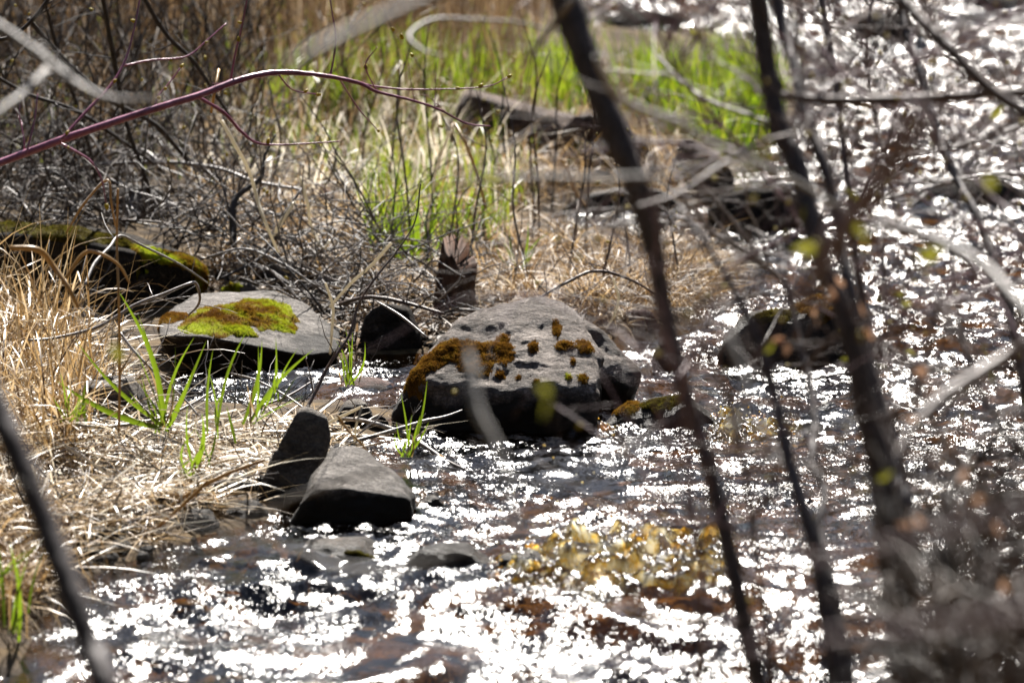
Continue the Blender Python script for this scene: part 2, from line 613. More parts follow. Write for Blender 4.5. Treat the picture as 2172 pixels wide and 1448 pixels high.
def grid_mesh(xs, ys, zf):
    X, Y = np.meshgrid(xs, ys)
    Z = zf(X.ravel(), Y.ravel())
    V = np.stack([X.ravel(), Y.ravel(), Z], -1)
    nx, ny = len(xs), len(ys)
    i = (np.arange(ny - 1)[:, None] * nx + np.arange(nx - 1)[None, :]).ravel()
    return V, np.stack([i, i + 1, i + nx + 1, i + nx], -1)


def spaced(core0, core1, step, lo, hi, grow=1.18):
    c = list(np.arange(core0, core1, step))
    s, v, left = step, core0, []
    while v > lo:
        s *= grow
        v -= s
        left.append(v)
    s, v, right = step, c[-1], []
    while v < hi:
        s *= grow
        v += s
        right.append(v)
    return np.array(left[::-1] + c + right)


V, F = grid_mesh(spaced(-3.4, 3.4, 0.035, -400, 400), spaced(13.2, 33, 0.045, -30, 900), ground_z)
tag(obj('ground', V, F, 'soil'), 'brown soil bank and pebbly stream bed', kind='structure')


def chop(x, y):
    """short steep waves of quick shallow water, stronger over the stones"""
    wx = x + 0.10 * noise2(x * 2.1, y * 1.3, 41)
    wy = y + 0.16 * noise2(x * 1.7, y * 1.5, 42)
    rapid = 0.55 + 0.75 * sstep(-0.25, 0.45, noise2(x * 0.9 + 7, y * 0.55, 43))
    rapid = rapid + 0.35 * sstep(0.5, 1.7, x) + 0.45 * sstep(19, 24, y)
    rapid = rapid * (1 - 0.55 * sstep(0.7, 0.0, np.hypot((x - 0.15) / 0.9, (y - 17.2) / 0.45)))   # slack below the boulder
    a = (1 - np.abs(noise2(wx * 3.2, wy * 4.2, 44)) * 1.7) * 0.030
    b = noise2(wx * 7.5, wy * 9.0, 45) * 0.021
    c = noise2(wx * 17, wy * 19, 46) * 0.0085
    e = noise2(wx * 1.5, wy * 5.0, 47) * 0.040 * sstep(16.4, 15.6, y)       # standing waves below the drop
    return (a + b + c) * rapid + e


# ------------------------------------------------------------------ rocks
_ico = {}


def ico(k):
    if k not in _ico:
        bm = bmesh.new()
        bmesh.ops.create_icosphere(bm, subdivisions=k, radius=1)
        _ico[k] = (np.array([v.co[:] for v in bm.verts]), np.array([[v.index for v in f.verts] for f in bm.faces]))
        bm.free()
    return _ico[k]


def rock_mesh(pts, k=5, p=14, amp=0.02, freq=9, seed=0, pits=0.0):
    """a stone: the body inside the planes spanned by corner points, edges worn round, surface chipped"""
    pts = np.asarray(pts, float)
    bm = bmesh.new()
    for q in pts:
        bm.verts.new(q)
    bmesh.ops.convex_hull(bm, input=bm.verts)
    bm.normal_update()
    c = pts.mean(0)
    pl = {}
    for f in bm.faces:
        n = np.array(f.normal[:])
        d = float(np.dot(n, np.array(f.verts[0].co[:]) - c))
        if d < 0:
            n, d = -n, -d
        if d > 1e-4:
            pl[tuple(np.round(n, 2))] = (n, d)
    bm.free()
    N = np.array([a for a, b in pl.values()])
    D = np.array([b for a, b in pl.values()])
    U, F = ico(k)
    ext = pts.max(0) - pts.min(0)
    U = U * (ext / ext.max()) ** 0.6
    U = U / np.linalg.norm(U, axis=1)[:, None]
    g = np.clip(U @ N.T / D, 0, None)
    r = (g ** p).sum(1) ** (-1 / p)
    V = U * r[:, None]
    q = V * freq
    dn = fbm3(q, 5, seed) * amp + 0.6 * amp * (np.abs(noise3(q * 0.45 + 9, seed + 21)) - 0.2)
    if pits:
        cell = noise3(V * np.array([46, 30, 30]), seed + 30)
        dn -= pits * sstep(0.22, 0.5, cell)
    V = V + U * dn[:, None]
    return V + c, F


ROCKS = {}
FOOT = []          # x, y, half width, half depth of each stone


def put_rock(name, label, mat, V, F, base, cat='rock', group=None, key=None):
    W = V + np.asarray(base)
    if key:                                            # a stone that carries moss: stone and cushions are its parts
        o = bpy.data.objects.new(name, None)
        COL.objects.link(o)
        o.location = tuple(base)
        o.empty_display_size = 0.1
        obj('stone', W, F, mat, parent=o)
    else:
        o = obj(name, W, F, mat, base)
    lo, hi = W.min(0), W.max(0)
    FOOT.append(((lo[0] + hi[0]) / 2, (lo[1] + hi[1]) / 2, (hi[0] - lo[0]) / 2, (hi[1] - lo[1]) / 2))
    tag(o, label, cat, group)
    if key:
        ROCKS[key] = (o, BVHTree.FromPolygons([Vector(v) for v in W], [list(map(int, f)) for f in F]))
    return o


def scaled(px0, py0, rows, base=None):
    """corner points from (px, depth, height): px in the photograph, the rest in metres"""
    b = G(px0, py0, 0.0) if base is None else base
    return b, [((px - px0) / FPX * (b[1] + dy), dy, z) for px, dy, z in rows]


# the big boulder in mid-stream
b, pts = scaled(1080, 930, [
    (808, 0.16, 0.05), (828, 0.13, 0.11), (856, 0.12, 0.185), (955, 0.36, 0.325), (1060, 0.46, 0.375), (1150, 0.46, 0.41), (1185, 0.50, 0.405), (1240, 0.46, 0.35),
    (1090, 0.18, 0.245), (1285, 0.05, 0.145), (1290, 0.12, 0.20), (1275, 0.40, 0.28), (1100, 0.00, 0.155),
    (800, 0.20, -0.1), (905, 0.02, -0.1), (1270, 0.0, -0.1), (1290, 0.35, -0.1), (900, 0.5, -0.1), (1200, 0.6, -0.1), (880, 0.42, 0.19)])
V, F = rock_mesh(pts, 6, 17, 0.016, 8, 3)
V = V + 0.0045 * np.stack([noise3(V * np.array([14, 30, 30]), 71 + i) + 0.5 * noise3(V * np.array([40, 70, 70]), 75 + i) for i in range(3)], -1)
b2, pts2 = scaled(1080, 930, [
    (1180, 0.50, 0.355), (1235, 0.48, 0.33), (1300, 0.46, 0.25), (1368, 0.40, 0.15), (1350, 0.34, 0.10), (1290, 0.34, 0.17),
    (1180, 0.3, 0.20), (1180, 0.62, 0.2), (1330, 0.56, 0.1), (1310, 0.40, -0.1), (1340, 0.5, -0.1), (1180, 0.4, -0.1), (1200, 0.6, -0.1)])
V2, F2 = rock_mesh(pts2, 5, 16, 0.014, 9, 5, 0.003)
big = put_rock('boulder', 'large grey boulder in mid-stream, dotted with brown moss cushions', 'boulder', V, F, b, 'boulder', None, 'boulder')
obj('side_block', V2 + b, F2, 'boulder', parent=big)

# the flat slab with the green moss cap
b, pts = scaled(525, 787, [
    (330, 0.02, 0.12), (420, -0.02, 0.125), (560, -0.02, 0.085), (640, 0.0, 0.055), (722, 0.14, 0.045), (400, 0.60, 0.175), (560, 0.65, 0.175),
    (640, 0.55, 0.14), (716, 0.34, 0.075), (380, 0.12, -0.05), (620, 0.1, -0.05), (700, 0.25, -0.05), (350, 0.5, -0.05), (660, 0.6, -0.05), (335, 0.3, 0.15), (500, 0.3, 0.165)])
V, F = rock_mesh(pts, 6, 44, 0.014, 8, 8, 0.003)
put_rock('slab', 'flat grey slab capped with orange and bright green moss beside the inlet', 'slab', V, F, b, 'rock', None, 'slab')

# the leaning stone and the wedge against it
b, pts = scaled(600, 1072, [
    (540, 0.0, 0.0), (544, 0.02, 0.05), (592, 0.06, 0.175), (630, 0.1, 0.275), (652, 0.12, 0.285), (694, 0.10, 0.25), (704, 0.09, 0.19), (672, 0.03, 0.10), (640, 0.0, 0.0),
    (552, 0.10, 0.04), (604, 0.18, 0.18), (636, 0.2, 0.27), (690, 0.2, 0.24), (694, 0.19, 0.17), (650, 0.12, 0.0), (540, 0.05, -0.06), (640, 0.05, -0.06), (555, 0.14, -0.06), (650, 0.15, -0.06)])
V, F = rock_mesh(pts, 5, 70, 0.012, 14, 12)
put_rock('leaning_stone', 'dark upright stone leaning left against the wedge-shaped rock at the bank', 'rock', V, F, b, 'rock', None, 'lean')
b, pts = scaled(730, 1106, [
    (660, -0.02, 0.105), (745, -0.05, 0.11), (872, -0.02, 0.075), (700, 0.24, 0.182), (762, 0.26, 0.175), (805, 0.22, 0.145), (884, 0.13, 0.05),
    (588, 0.02, -0.06), (640, 0.02, 0.06), (640, 0.28, -0.06), (880, 0.0, -0.06), (885, 0.25, -0.06), (730, -0.055, -0.06)])
V, F = rock_mesh(pts, 5, 80, 0.012, 12, 14)
put_rock('wedge_rock', 'wedge-shaped grey rock with a sunlit top at the water edge', 'slab', V, F, b, 'rock', None, 'wedge')


b, pts = scaled(200, 632, [
    (-80, 0.0, 0.235), (80, -0.05, 0.245), (250, -0.05, 0.19), (400, -0.02, 0.12), (450, 0.1, 0.02), (448, 0.12, 0.09), (300, 0.2, 0.20), (100, 0.2, 0.235), (-80, 0.2, 0.23), (420, 0.22, 0.12),
    (-80, 0.1, -0.1), (420, 0.05, -0.1), (440, 0.3, -0.1), (-80, 0.5, -0.1), (200, -0.02, -0.1)], on_ground(200, 632))
V, F = rock_mesh(pts, 5, 24, 0.02, 6, 31)
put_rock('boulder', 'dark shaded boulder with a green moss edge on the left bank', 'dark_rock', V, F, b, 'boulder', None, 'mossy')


b, pts = scaled(1100, 345, [
    (925, 0.0, 0.02), (955, 0.02, 0.22), (985, 0.05, 0.285), (1020, 0.1, 0.28), (1120, 0.06, 0.21), (1220, 0.03, 0.15), (1340, 0.0, 0.05), (1350, 0.3, 0.05), (985, 0.35, 0.28), (1200, 0.35, 0.17),
    (930, 0.1, -0.1), (1345, 0.0, -0.1), (1330, 0.4, -0.1), (940, 0.4, -0.1), (1100, -0.04, -0.1)], on_ground(1100, 345))
V, F = rock_mesh(pts, 5, 26, 0.025, 6, 53)
put_rock('stone', 'long dark brown rock sloping down to the right among the grass', 'brown_rock', V, F, b, 'rock')


def auto_rock(name, label, mat, x0, x1, yt, yb, ratio=0.8, seed=0, flat=0.5, z=None, amp=0.10, k=4, key=None, cat='rock', group=None, p=12, sink=0.35):
    """a stone that shows between pixels x0..x1 and yt..yb, resting on bed or bank"""
    rs = np.random.default_rng(seed + 100)
    xc = (x0 + x1) / 2
    b = on_ground(np.array(xc), np.array(float(yb)))
    if z is not None:
        b = G(np.array(xc), np.array(float(yb)), z)
        b[2] = z
    elif signed_dist(b[:1], b[1:2])[0] < 0:
        zw = float(water_level(b[:1], b[1:2])[0]) - (0.03 if 'awash in' in label or 'wide wet' in label else 0.02 if mat == 'wet_rock' else 0.0)
        b = G(np.array(xc), np.array(float(yb)), zw)
        b[2] = zw
    sc = b[1] / FPX
    w = (x1 - x0) * sc
    dep = w * ratio
    h = max((yb - yt) * sc - 0.17 * dep * 0.55, 0.25 * (yb - yt) * sc)
    n = 16
    a = np.sort(rs.uniform(0, 2 * np.pi, n)) + np.linspace(0, 2 * np.pi, n) * 0
    a = np.linspace(0, 2 * np.pi, n, endpoint=False) + rs.uniform(-0.2, 0.2, n)
    pts = []
    for i, q in enumerate(a):
        lv = i % 3
        rr = [1.0, 0.92, 0.62][lv] * rs.uniform(0.86, 1.04)
        zz = [rs.uniform(0.05, 0.3), -sink, rs.uniform(0.62, 1.0)][lv]
        pts.append((math.cos(q) * w / 2 * rr, math.sin(q) * dep / 2 * rr + dep / 2, zz * h))
    pts.append((rs.uniform(-0.15, 0.15) * w, dep * 0.55, h))
    pts.append((rs.uniform(-0.3, 0.3) * w, dep * 0.35, h * 0.92))
    V, F = rock_mesh(pts, k, p + 10, amp * min(w, 2 * h + 0.02) * 0.5, 3.6 / max(w, 0.02), seed)
    return put_rock(name, label, mat, V, F, b, cat, group, key)


AR = [
    ('stone', 'smooth pale grey rounded stone behind the mossy slab', 'slab', 545, 656, 584, 634, .8, 32, None),
    ('stone', 'small brown stone with an orange moss edge behind the slab', 'rock', 455, 562, 604, 642, .8, 33, 'brown'),
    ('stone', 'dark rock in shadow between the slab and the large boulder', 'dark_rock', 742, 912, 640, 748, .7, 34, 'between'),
    ('stone', 'small grey stone at the foot of the leaning stone', 'rock', 460, 578, 1058, 1114, .9, 35, None),
    ('stone', 'low grey stone under the straw left of the small grey one', 'rock', 376, 470, 1078, 1128, .9, 36, None),
    ('stone', 'grey stone half buried in straw behind the leaning stone', 'rock', 412, 560, 992, 1052, .8, 37, None),
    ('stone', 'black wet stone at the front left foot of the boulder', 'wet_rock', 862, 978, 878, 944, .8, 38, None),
    ('stone', 'grey stone under the driftwood twigs in the inlet mouth', 'rock', 700, 800, 846, 905, .8, 39, None),
    ('stone', 'little dark stone beside the driftwood twigs', 'dark_rock', 770, 832, 878, 920, .9, 40, None),
    ('stone', 'wet brown stone just right of the wedge-shaped rock', 'wet_rock', 872, 952, 1048, 1098, .8, 41, None),
    ('stone', 'long low wet stone awash below the straw bank', 'wet_rock', 290, 550, 1112, 1182, .6, 42, None),
    ('stone', 'wet brown rock awash in front of the wedge-shaped rock', 'wet_rock', 600, 850, 1138, 1225, .7, 43, 'awash'),
    ('stone', 'low yellow-green mossy stone awash in mid-stream', 'wet_rock', 490, 660, 1196, 1262, .7, 44, 'awash2'),
    ('stone', 'tiny black stone tip poking out of the rapids', 'wet_rock', 325, 400, 1236, 1270, .8, 45, None),
    ('stone', 'wide wet rock left of the amber splash', 'wet_rock', 830, 1070, 1150, 1228, .7, 46, None),
    ('stone', 'black wet rock at the lip of the amber splash', 'wet_rock', 1035, 1180, 1160, 1236, .9, 47, None),
    ('stone', 'wet mossy rock right of the boulder foot', 'wet_rock', 1255, 1560, 838, 935, .6, 48, 'foot'),
    ('stone', 'dark stone standing in the water right of the boulder', 'dark_rock', 1376, 1450, 716, 786, .8, 49, None),
    ('stone', 'red-brown stone under the dead grass behind the boulder', 'red_rock', 1312, 1412, 652, 702, .7, 50, None),
    ('stone', 'dark mossy rock in the rapids caught with dead leaves', 'wet_rock', 1500, 1910, 628, 800, .5, 51, 'rapid'),
    ('stone', 'dark rock wading at the far top of the stream', 'dark_rock', 1780, 1985, 22, 108, .7, 52, None),
    ('stone', 'rock with a yellow-orange moss top beside the side channel', 'brown_rock', 1150, 1410, 280, 432, .4, 54, 'yellow'),
    ('stone', 'pale flat stone edging the side channel', 'slab', 1180, 1470, 392, 458, .35, 55, None),
    ('stone', 'orange-brown mossy rock at the tip of the grassy spit', 'brown_rock', 1400, 1570, 300, 428, .4, 56, 'tip'),
    ('stone', 'broad dark rock behind the side channel mouth', 'dark_rock', 1470, 1760, 385, 505, .4, 57, None),
    ('stone', 'small dark stone standing in for a shaded hole in the dry grass', 'dark_rock', 835, 915, 334, 386, .8, 58, None),  # dark stone put in for the shade of a hole
    ('stone', 'low dark rock at the far bend behind the grass', 'dark_rock', 1255, 1480, 14, 62, .5, 59, None),
    ('stone', 'small dark rock at the far top right edge', 'dark_rock', 2010, 2260, -20, 34, .6, 60, None),
    ('stone', 'dark stone under the twig pile on the right', 'dark_rock', 1890, 2240, 372, 450, .5, 61, None),
    ('stone', 'dark wet stone in the rapids at the right edge', 'wet_rock', 2080, 2240, 1040, 1100, .6, 62, None),
    ('stone', 'flat brown stone awash upstream of the wading rock', 'wet_rock', 1540, 1640, 545, 580, .6, 63, None),
    ('stone', 'grey stone under the sedge blades on the left bank', 'rock', 130, 330, 800, 900, .8, 64, None),
    ('stone', 'pinkish stone among the sedge stems on the left bank', 'slab', 270, 350, 838, 900, .9, 65, None),
    ('stone', 'pale stone seen through the twig tangle on the far bank', 'slab', 180, 400, 380, 460, .6, 66, None),
    ('stone', 'small round grey stone right of the smooth pale one', 'rock', 655, 740, 590, 640, .8, 67, None),
    ('stone', 'flat amber stone under water left of the boulder', 'red_rock', 700, 850, 800, 830, .8, 68, None),
]
for nm, lab, mt, x0, x1, yt, yb, ra, sd, key in AR:
    auto_rock(nm, lab, mt, x0, x1, yt, yb, ra, sd, key=key, cat='boulder' if nm == 'boulder' else 'stone')


# ------------------------------------------------------------------ moss on the stones
def moss(key, px, py, rx, ry, thick, mat, seed, spikes=None, name='moss_cushion', spike_len=0.007):
    """a cushion that follows the stone under it, with its tufts standing out"""
    o, tree = ROCKS[key]
    d = ray(px, py)
    loc, n, i, dist = tree.ray_cast(Vector((0, 0, CAM_H)), Vector(d).normalized())
    if loc is None:
        return None
    rs = np.random.default_rng(seed)
    loc, n = np.array(loc), np.array(n)
    if np.dot(n, d) > 0:
        n = -n
    n = n + np.array([0, 0, 0.5])
    n /= np.linalg.norm(n)
    vd = -d / np.linalg.norm(d)
    t1 = np.array([1, 0, 0]) - n * n[0]
    t1 /= np.linalg.norm(t1)
    t2 = np.cross(n, t1)
    sc = loc[1] / FPX
    fx = max(0.5, abs(t1[0]))
    fy = max(0.22, abs(np.dot(t2, _u)))
    a, c = rx * sc / fx, min(ry * sc / fy, rx * sc * 3.0)
    nr, na = 14, 40
    th = np.linspace(0, 2 * np.pi, na, endpoint=False)
    edge = 1 + 0.40 * noise3(np.stack([np.cos(th) * 1.9, np.sin(th) * 1.9, np.full(na, seed * 1.3)], -1), seed) + 0.22 * noise3(np.stack([np.cos(th) * 5, np.sin(th) * 5, np.full(na, seed * 0.7)], -1), seed + 1)
    V, RHO = [], []
    for k in range(nr + 1):
        rho = k / nr
        for j in range(na):
            q = loc + t1 * a * rho * edge[j] * math.cos(th[j]) + t2 * c * rho * edge[j] * math.sin(th[j])
            h, hn, _, _ = tree.ray_cast(Vector(q + n * 0.12), Vector(-n))
            if h is None or abs(np.dot(np.array(h) - q, n)) > 0.11:
                h, hn, _, _ = tree.find_nearest(Vector(q))
            V.append(np.array(h))
            RHO.append(rho)
    V = np.array(V)
    RHO = np.array(RHO)
    lump = 1 + 0.55 * fbm3(V * 60, 3, seed + 3) + 0.35 * noise3(V * 22, seed + 5)
    thick = thick * (0.36 if key == 'boulder' else 0.6)
    V = V + n * (thick * np.sqrt(np.clip(1 - RHO ** 2.2, 0, 1)) * lump - 0.003)[:, None]
    i = np.arange(nr)[:, None] * na
    j = np.arange(na)[None, :]
    Q = np.stack([i + j, i + (j + 1) % na, i + na + (j + 1) % na, i + na + j], -1).reshape(-1, 4)
    if spikes is None:
        spikes = int(np.clip(a * c * 3.14 * 260000, 150, 5000))
    fi = rs.integers(0, len(Q), spikes)
    wts = rs.dirichlet([1, 1, 1, 1], spikes)
    base = (V[Q[fi]] * wts[..., None]).sum(1)
    dirs = n[None] * 0.8 + rs.normal(0, 0.5, (spikes, 3)) + np.array([0, 0, 0.3])
    dirs /= np.linalg.norm(dirs, axis=1)[:, None]
    sd = np.cross(dirs, rs.normal(0, 1, (spikes, 3)))
    sd /= np.linalg.norm(sd, axis=1)[:, None]
    ln = rs.uniform(0.5, 1.3, spikes)[:, None] * spike_len
    SV = np.stack([base - sd * 0.0012, base + sd * 0.0012, base + dirs * ln], 1).reshape(-1, 3)
    ST = np.arange(spikes * 3).reshape(-1, 3) + len(V)
    return obj(name, np.vstack([V, SV]), [Q, ST], mat, parent=o)


for k, (px, py, rx, ry, t) in enumerate([
        (1068, 716, 14, 9, .014), (1045, 737, 38, 15, .02), (1000, 748, 40, 22, .028), (960, 742, 42, 22, .03), (915, 768, 38, 18, .028), (880, 792, 28, 18, .025),
        (1068, 750, 20, 22, .02), (1010, 775, 34, 18, .02), (862, 812, 14, 14, .015),
        (1181, 698, 12, 15, .014), (1198, 732, 22, 14, .018), (1240, 734, 24, 12, .018), (1132, 732, 13, 11, .014), (1062, 795, 12, 10, .013), (1216, 765, 7, 9, .009),
        (1206, 800, 9, 9, .012), (1237, 803, 14, 12, .014), (1138, 808, 9, 5, .009), (1100, 800, 8, 6, .008)]):
    moss('boulder', px, py, rx * (1.25 if k < 9 else 1.0), ry * (1.15 if k < 9 else 0.9), t, 'moss_green' if k in (15, 16, 17) else 'moss_orange', 200 + k)
for k, (px, py, rx, ry, t, m) in enumerate([
        (455, 680, 70, 26, .028, 'moss_green'), (520, 668, 80, 30, .03, 'moss_green'), (575, 665, 62, 36, .028, 'moss_green'), (560, 648, 70, 16, .02, 'moss_green'),
        (600, 690, 34, 16, .02, 'moss_green'), (350, 675, 50, 14, .016, 'moss_orange'), (500, 698, 40, 12, .02, 'moss_green')]):
    moss('slab', px, py, rx, ry, t, m, 240 + k)
for k, (px, py, rx, ry, t) in enumerate([(330, 542, 60, 14, .03), (395, 558, 50, 18, .03), (432, 590, 18, 22, .025), (240, 512, 60, 16, .03), (140, 495, 90, 18, .03), (20, 482, 80, 18, .03)]):
    moss('mossy', px, py, rx, ry, t, 'moss_green' if k < 3 else 'moss_olive', 260 + k)
moss('brown', 490, 612, 26, 12, .016, 'moss_green', 270)
moss('awash2', 580, 1232, 46, 8, .010, 'moss_olive', 271)
moss('awash', 770, 1178, 44, 7, .010, 'moss_olive', 272)
moss('foot', 1400, 855, 50, 12, .015, 'moss_olive', 273)
moss('foot', 1330, 862, 34, 12, .015, 'moss_orange', 274)
moss('rapid', 1640, 668, 50, 10, .02, 'moss_olive', 275)
moss('rapid', 1870, 650, 30, 22, .03, 'moss_green', 276)
moss('rapid', 1760, 650, 70, 16, .03, 'moss_orange', 277)
moss('yellow', 1290, 320, 90, 22, .05, 'moss_green', 278)
moss('yellow', 1230, 345, 70, 22, .05, 'moss_orange', 279)
moss('yellow', 1340, 350, 50, 26, .04, 'moss_orange', 283)
moss('tip', 1490, 350, 60, 24, .05, 'moss_orange', 280)
moss('tip', 1450, 375, 40, 26, .04, 'moss_green', 284)
moss('wedge', 676, 965, 12, 12, .008, 'moss_orange', 281)
moss('between', 775, 652, 26, 12, .014, 'moss_orange', 282)


# ------------------------------------------------------------------ the stream's surface
def water_z(x, y):
    s = signed_dist(x, y)
    calm = 0.25 + 0.75 * sstep(0.0, 0.35, -s)
    far = sstep(70, 40, y)
    wake = np.zeros_like(x)
    for cx, cy, rx, ry in FOOT:                       # water piles up on stones and breaks behind them
        if cy < 34 and rx < 0.7:
            m = (np.abs(x - cx) < 2.5 * rx + 0.1) & (y > cy - ry - 1.0) & (y < cy + 2.5 * ry + 0.1)
            xx, yy = x[m], y[m]
            q = np.hypot((xx - cx) / (rx + 0.02), (yy - cy) / (ry + 0.02))
            k = np.clip(rx / 0.2, 0.3, 1.0)
            tail = np.exp(-((xx - cx) / (rx + 0.03)) ** 2) * sstep(0.0, -0.15, yy - cy + ry) * sstep(-0.9, -0.2, yy - cy + ry)
            wake[m] += k * 0.020 * np.exp(-((q - 1.15) / 0.3) ** 2) * (0.5 + noise2(xx * 14, yy * 14, 48)) + k * 0.022 * tail * noise2(xx * 9, yy * 11, 49)
    return water_level(x, y) + (chop(x, y) + wake) * calm * far


V, F = grid_mesh(spaced(-2.2, 3.0, 0.0115, -60, 40, 1.25), np.concatenate([np.arange(13.6, 20, 0.016), np.arange(20, 34, 0.03), 34 * 1.05 ** np.arange(0, 40)]), water_z)
s = signed_dist(V[:, 0], V[:, 1])
keep = (s[F] < 0.4).any(1)
F = F[keep]
used = np.unique(F)
remap = np.full(len(V), -1)
remap[used] = np.arange(len(used))
tag(obj('water', V[used], remap[F], 'water'), 'quick shallow brown stream glittering in the sun', kind='structure')

# ------------------------------------------------------------------ splashing water
def splash(name, label, x0, x1, yb, height, depth, seed, mat='splash'):
    b = G(np.array((x0 + x1) / 2.0), np.array(float(yb)), -0.02)
    sc = b[1] / FPX
    w = (x1 - x0) * sc
    nx, ny = 260, 120
    X, Y = np.meshgrid(np.linspace(-1, 1, nx), np.linspace(-1, 1, ny))
    x, y = X.ravel(), Y.ravel()
    wx, wy = x * w / 2 + b[0], y * depth / 2 + b[1] + depth / 2
    p = np.stack([wx, wy, wx * 0], -1)
    env = np.clip(1 - x ** 4, 0, 1) * np.clip(1 - y ** 4, 0, 1)
    lump = 0.25 + 0.55 * noise3(p * np.array([9, 6, 1]), seed) + 0.4 * noise3(p * np.array([20, 15, 1]), seed + 1)
    z = water_z(wx, wy) + env * height * np.clip(lump, -0.15, 1.2) + np.sqrt(env) * (0.012 * noise3(p * 42, seed + 2) + 0.008 * noise3(p * 90, seed + 3)) - 0.012
    V = np.stack([wx + 0.015 * noise3(p * 30, seed + 4), wy + 0.03 * noise3(p * 20, seed + 5), z], -1)
    i = (np.arange(ny - 1)[:, None] * nx + np.arange(nx - 1)[None, :]).ravel()
    Q = np.stack([i, i + 1, i + nx + 1, i + nx], -1)
    body = np.clip(0.55 * env + 0.75 * (lump - 0.25) + 0.55 * noise3(p * np.array([14, 9, 1]), seed + 6) + 0.15, 0, 1) * sstep(0.0, 0.35, env)
    rs = np.random.default_rng(seed)                  # thrown drops
    U, T = ico(1)
    nd = int(60 * w / 0.4)
    c = rs.integers(0, len(V), nd)
    c = c[env[c] > 0.4]
    dv = V[c] + np.stack([rs.normal(0, .02, len(c)), rs.normal(0, .02, len(c)), rs.exponential(height * 0.45, len(c))], -1)
    DV = (dv[:, None, :] + U[None] * rs.uniform(0.0015, 0.004, (len(c), 1, 1))).reshape(-1, 3)
    DT = (T[None] + (np.arange(len(c)) * len(U))[:, None, None] + len(V)).reshape(-1, 3)
    o = obj(name, np.vstack([V, DV]), [Q, DT], mat, b)
    at = o.data.attributes.new('body', 'FLOAT', 'POINT')      # how much water stands at each point
    at.data.foreach_set('value', np.concatenate([body, np.ones(len(DV))]).astype(np.float32))
    return tag(o, label, 'splash', kind='stuff')


splash('splash', 'amber sunlit water bursting over the stones in mid-stream', 1090, 1600, 1262, 0.15, 0.75, 3)
splash('splash', 'small dark amber water curl beside the black wet rock', 1020, 1200, 1255, 0.08, 0.4, 5)
splash('splash', 'pale yellow splash below the wet mossy rock', 1480, 1720, 960, 0.075, 0.5, 7)
splash('splash', 'thin foaming ripple at the foot of the boulder', 1195, 1330, 940, 0.03, 0.2, 9)


# ------------------------------------------------------------------ branches
def px_path(pts, d0, d1, wob=0.0, seed=0, slim=1.0):
    """(px, py, width px) rows to x, y, z, radius; distance runs from d0 to d1 along it"""
    p = np.array(pts, float)
    if p.shape[1] == 2:
        p = np.hstack([p, np.full((len(p), 1), 6.0)])
    t = np.linspace(0, 1, len(p))
    d = d0 + (d1 - d0) * t
    if wob:
        d = d + wob * noise3(np.stack([t * 3, t * 0 + seed, t * 0], -1), seed)
    w = P(p[:, 0], p[:, 1], d)
    return np.hstack([w, (p[:, 2] / 2 * d / FPX * slim)[:, None]])


def grow_twig(rs, start, direction, length, r0, depth=1, droop=0.0, kink=0.35):
    """a crooked twig with side shoots, as one bag of joined tubes"""
    bag = Bag()
    tips = []

    def go(s, d, L, r, lev):
        n = max(4, int(L / 0.045))
        pts = [np.array(s)]
        d = d / np.linalg.norm(d)
        for k in range(n):
            d = d + rs.normal(0, kink * 0.35, 3) + np.array([0, 0, -droop * 0.1])
            d = d / np.linalg.norm(d)
            pts.append(pts[-1] + d * L / n)
        pts = np.array(pts)
        rad = r * np.linspace(1, 0.35, len(pts))
        bag.add(*tube(pts, rad, 5 if lev else 6))
        tips.append((pts[-1], d))
        if lev < depth:
            for k in range(rs.integers(1, 4)):
                i = rs.integers(1, len(pts) - 1)
                dd = (pts[i + 1] - pts[i])
                dd = dd / np.linalg.norm(dd) + rs.normal(0, 0.55, 3)
                go(pts[i], dd, L * rs.uniform(0.25, 0.55), rad[i] * 0.65, lev + 1)
    go(start, np.asarray(direction, float), length, r0, 0)
    return bag, tips


_budmesh = {}


def bud_mesh(mat, L=0.018, W=0.0052):
    if mat not in _budmesh:
        V, F = ico(1)
        V = V * np.array([W, W, L / 2]) * (1 - 0.35 * V[:, 2:3] * np.array([1, 1, 0])) + np.array([0, 0, L / 2])
        me = mesh_from('bud', V, F)
        me.materials.append(M[mat])
        _budmesh[mat] = me
    return _budmesh[mat]


def leaf_mesh(mat, L=0.04, W=0.02, key=0):
    k = (mat, key)
    if k not in _budmesh:
        t = np.linspace(0, 1, 6)
        w = W / 2 * np.sin(np.pi * np.clip(t, 0.04, 0.97) ** 0.8)
        curl = 0.25 * L * t ** 2
        V = np.vstack([np.stack([-w, t * L, curl + w * 0.5], -1), np.stack([t * 0, t * L, curl], -1), np.stack([w, t * L, curl + w * 0.5], -1)])
        i = np.arange(5)
        Q = np.vstack([np.stack([i, i + 6, i + 7, i + 1], -1), np.stack([i + 6, i + 12, i + 13, i + 7], -1)])
        me = mesh_from('leaf', V, Q)
        me.materials.append(M[mat])
        _budmesh[k] = me
    return _budmesh[k]


def place(me, name, pos, direction, parent, scale=1.0, along='Z'):
    o = bpy.data.objects.new(name, me)
    COL.objects.link(o)
    off = np.zeros(3)
    b = parent
    while b is not None:
        off = off + np.array(b.location)
        b = b.parent
    o.parent = parent
    o.location = tuple(np.asarray(pos) - off)
    o.rotation_euler = Vector(direction).to_track_quat(along, 'X').to_euler()
    o.scale = (scale,) * 3
    return o


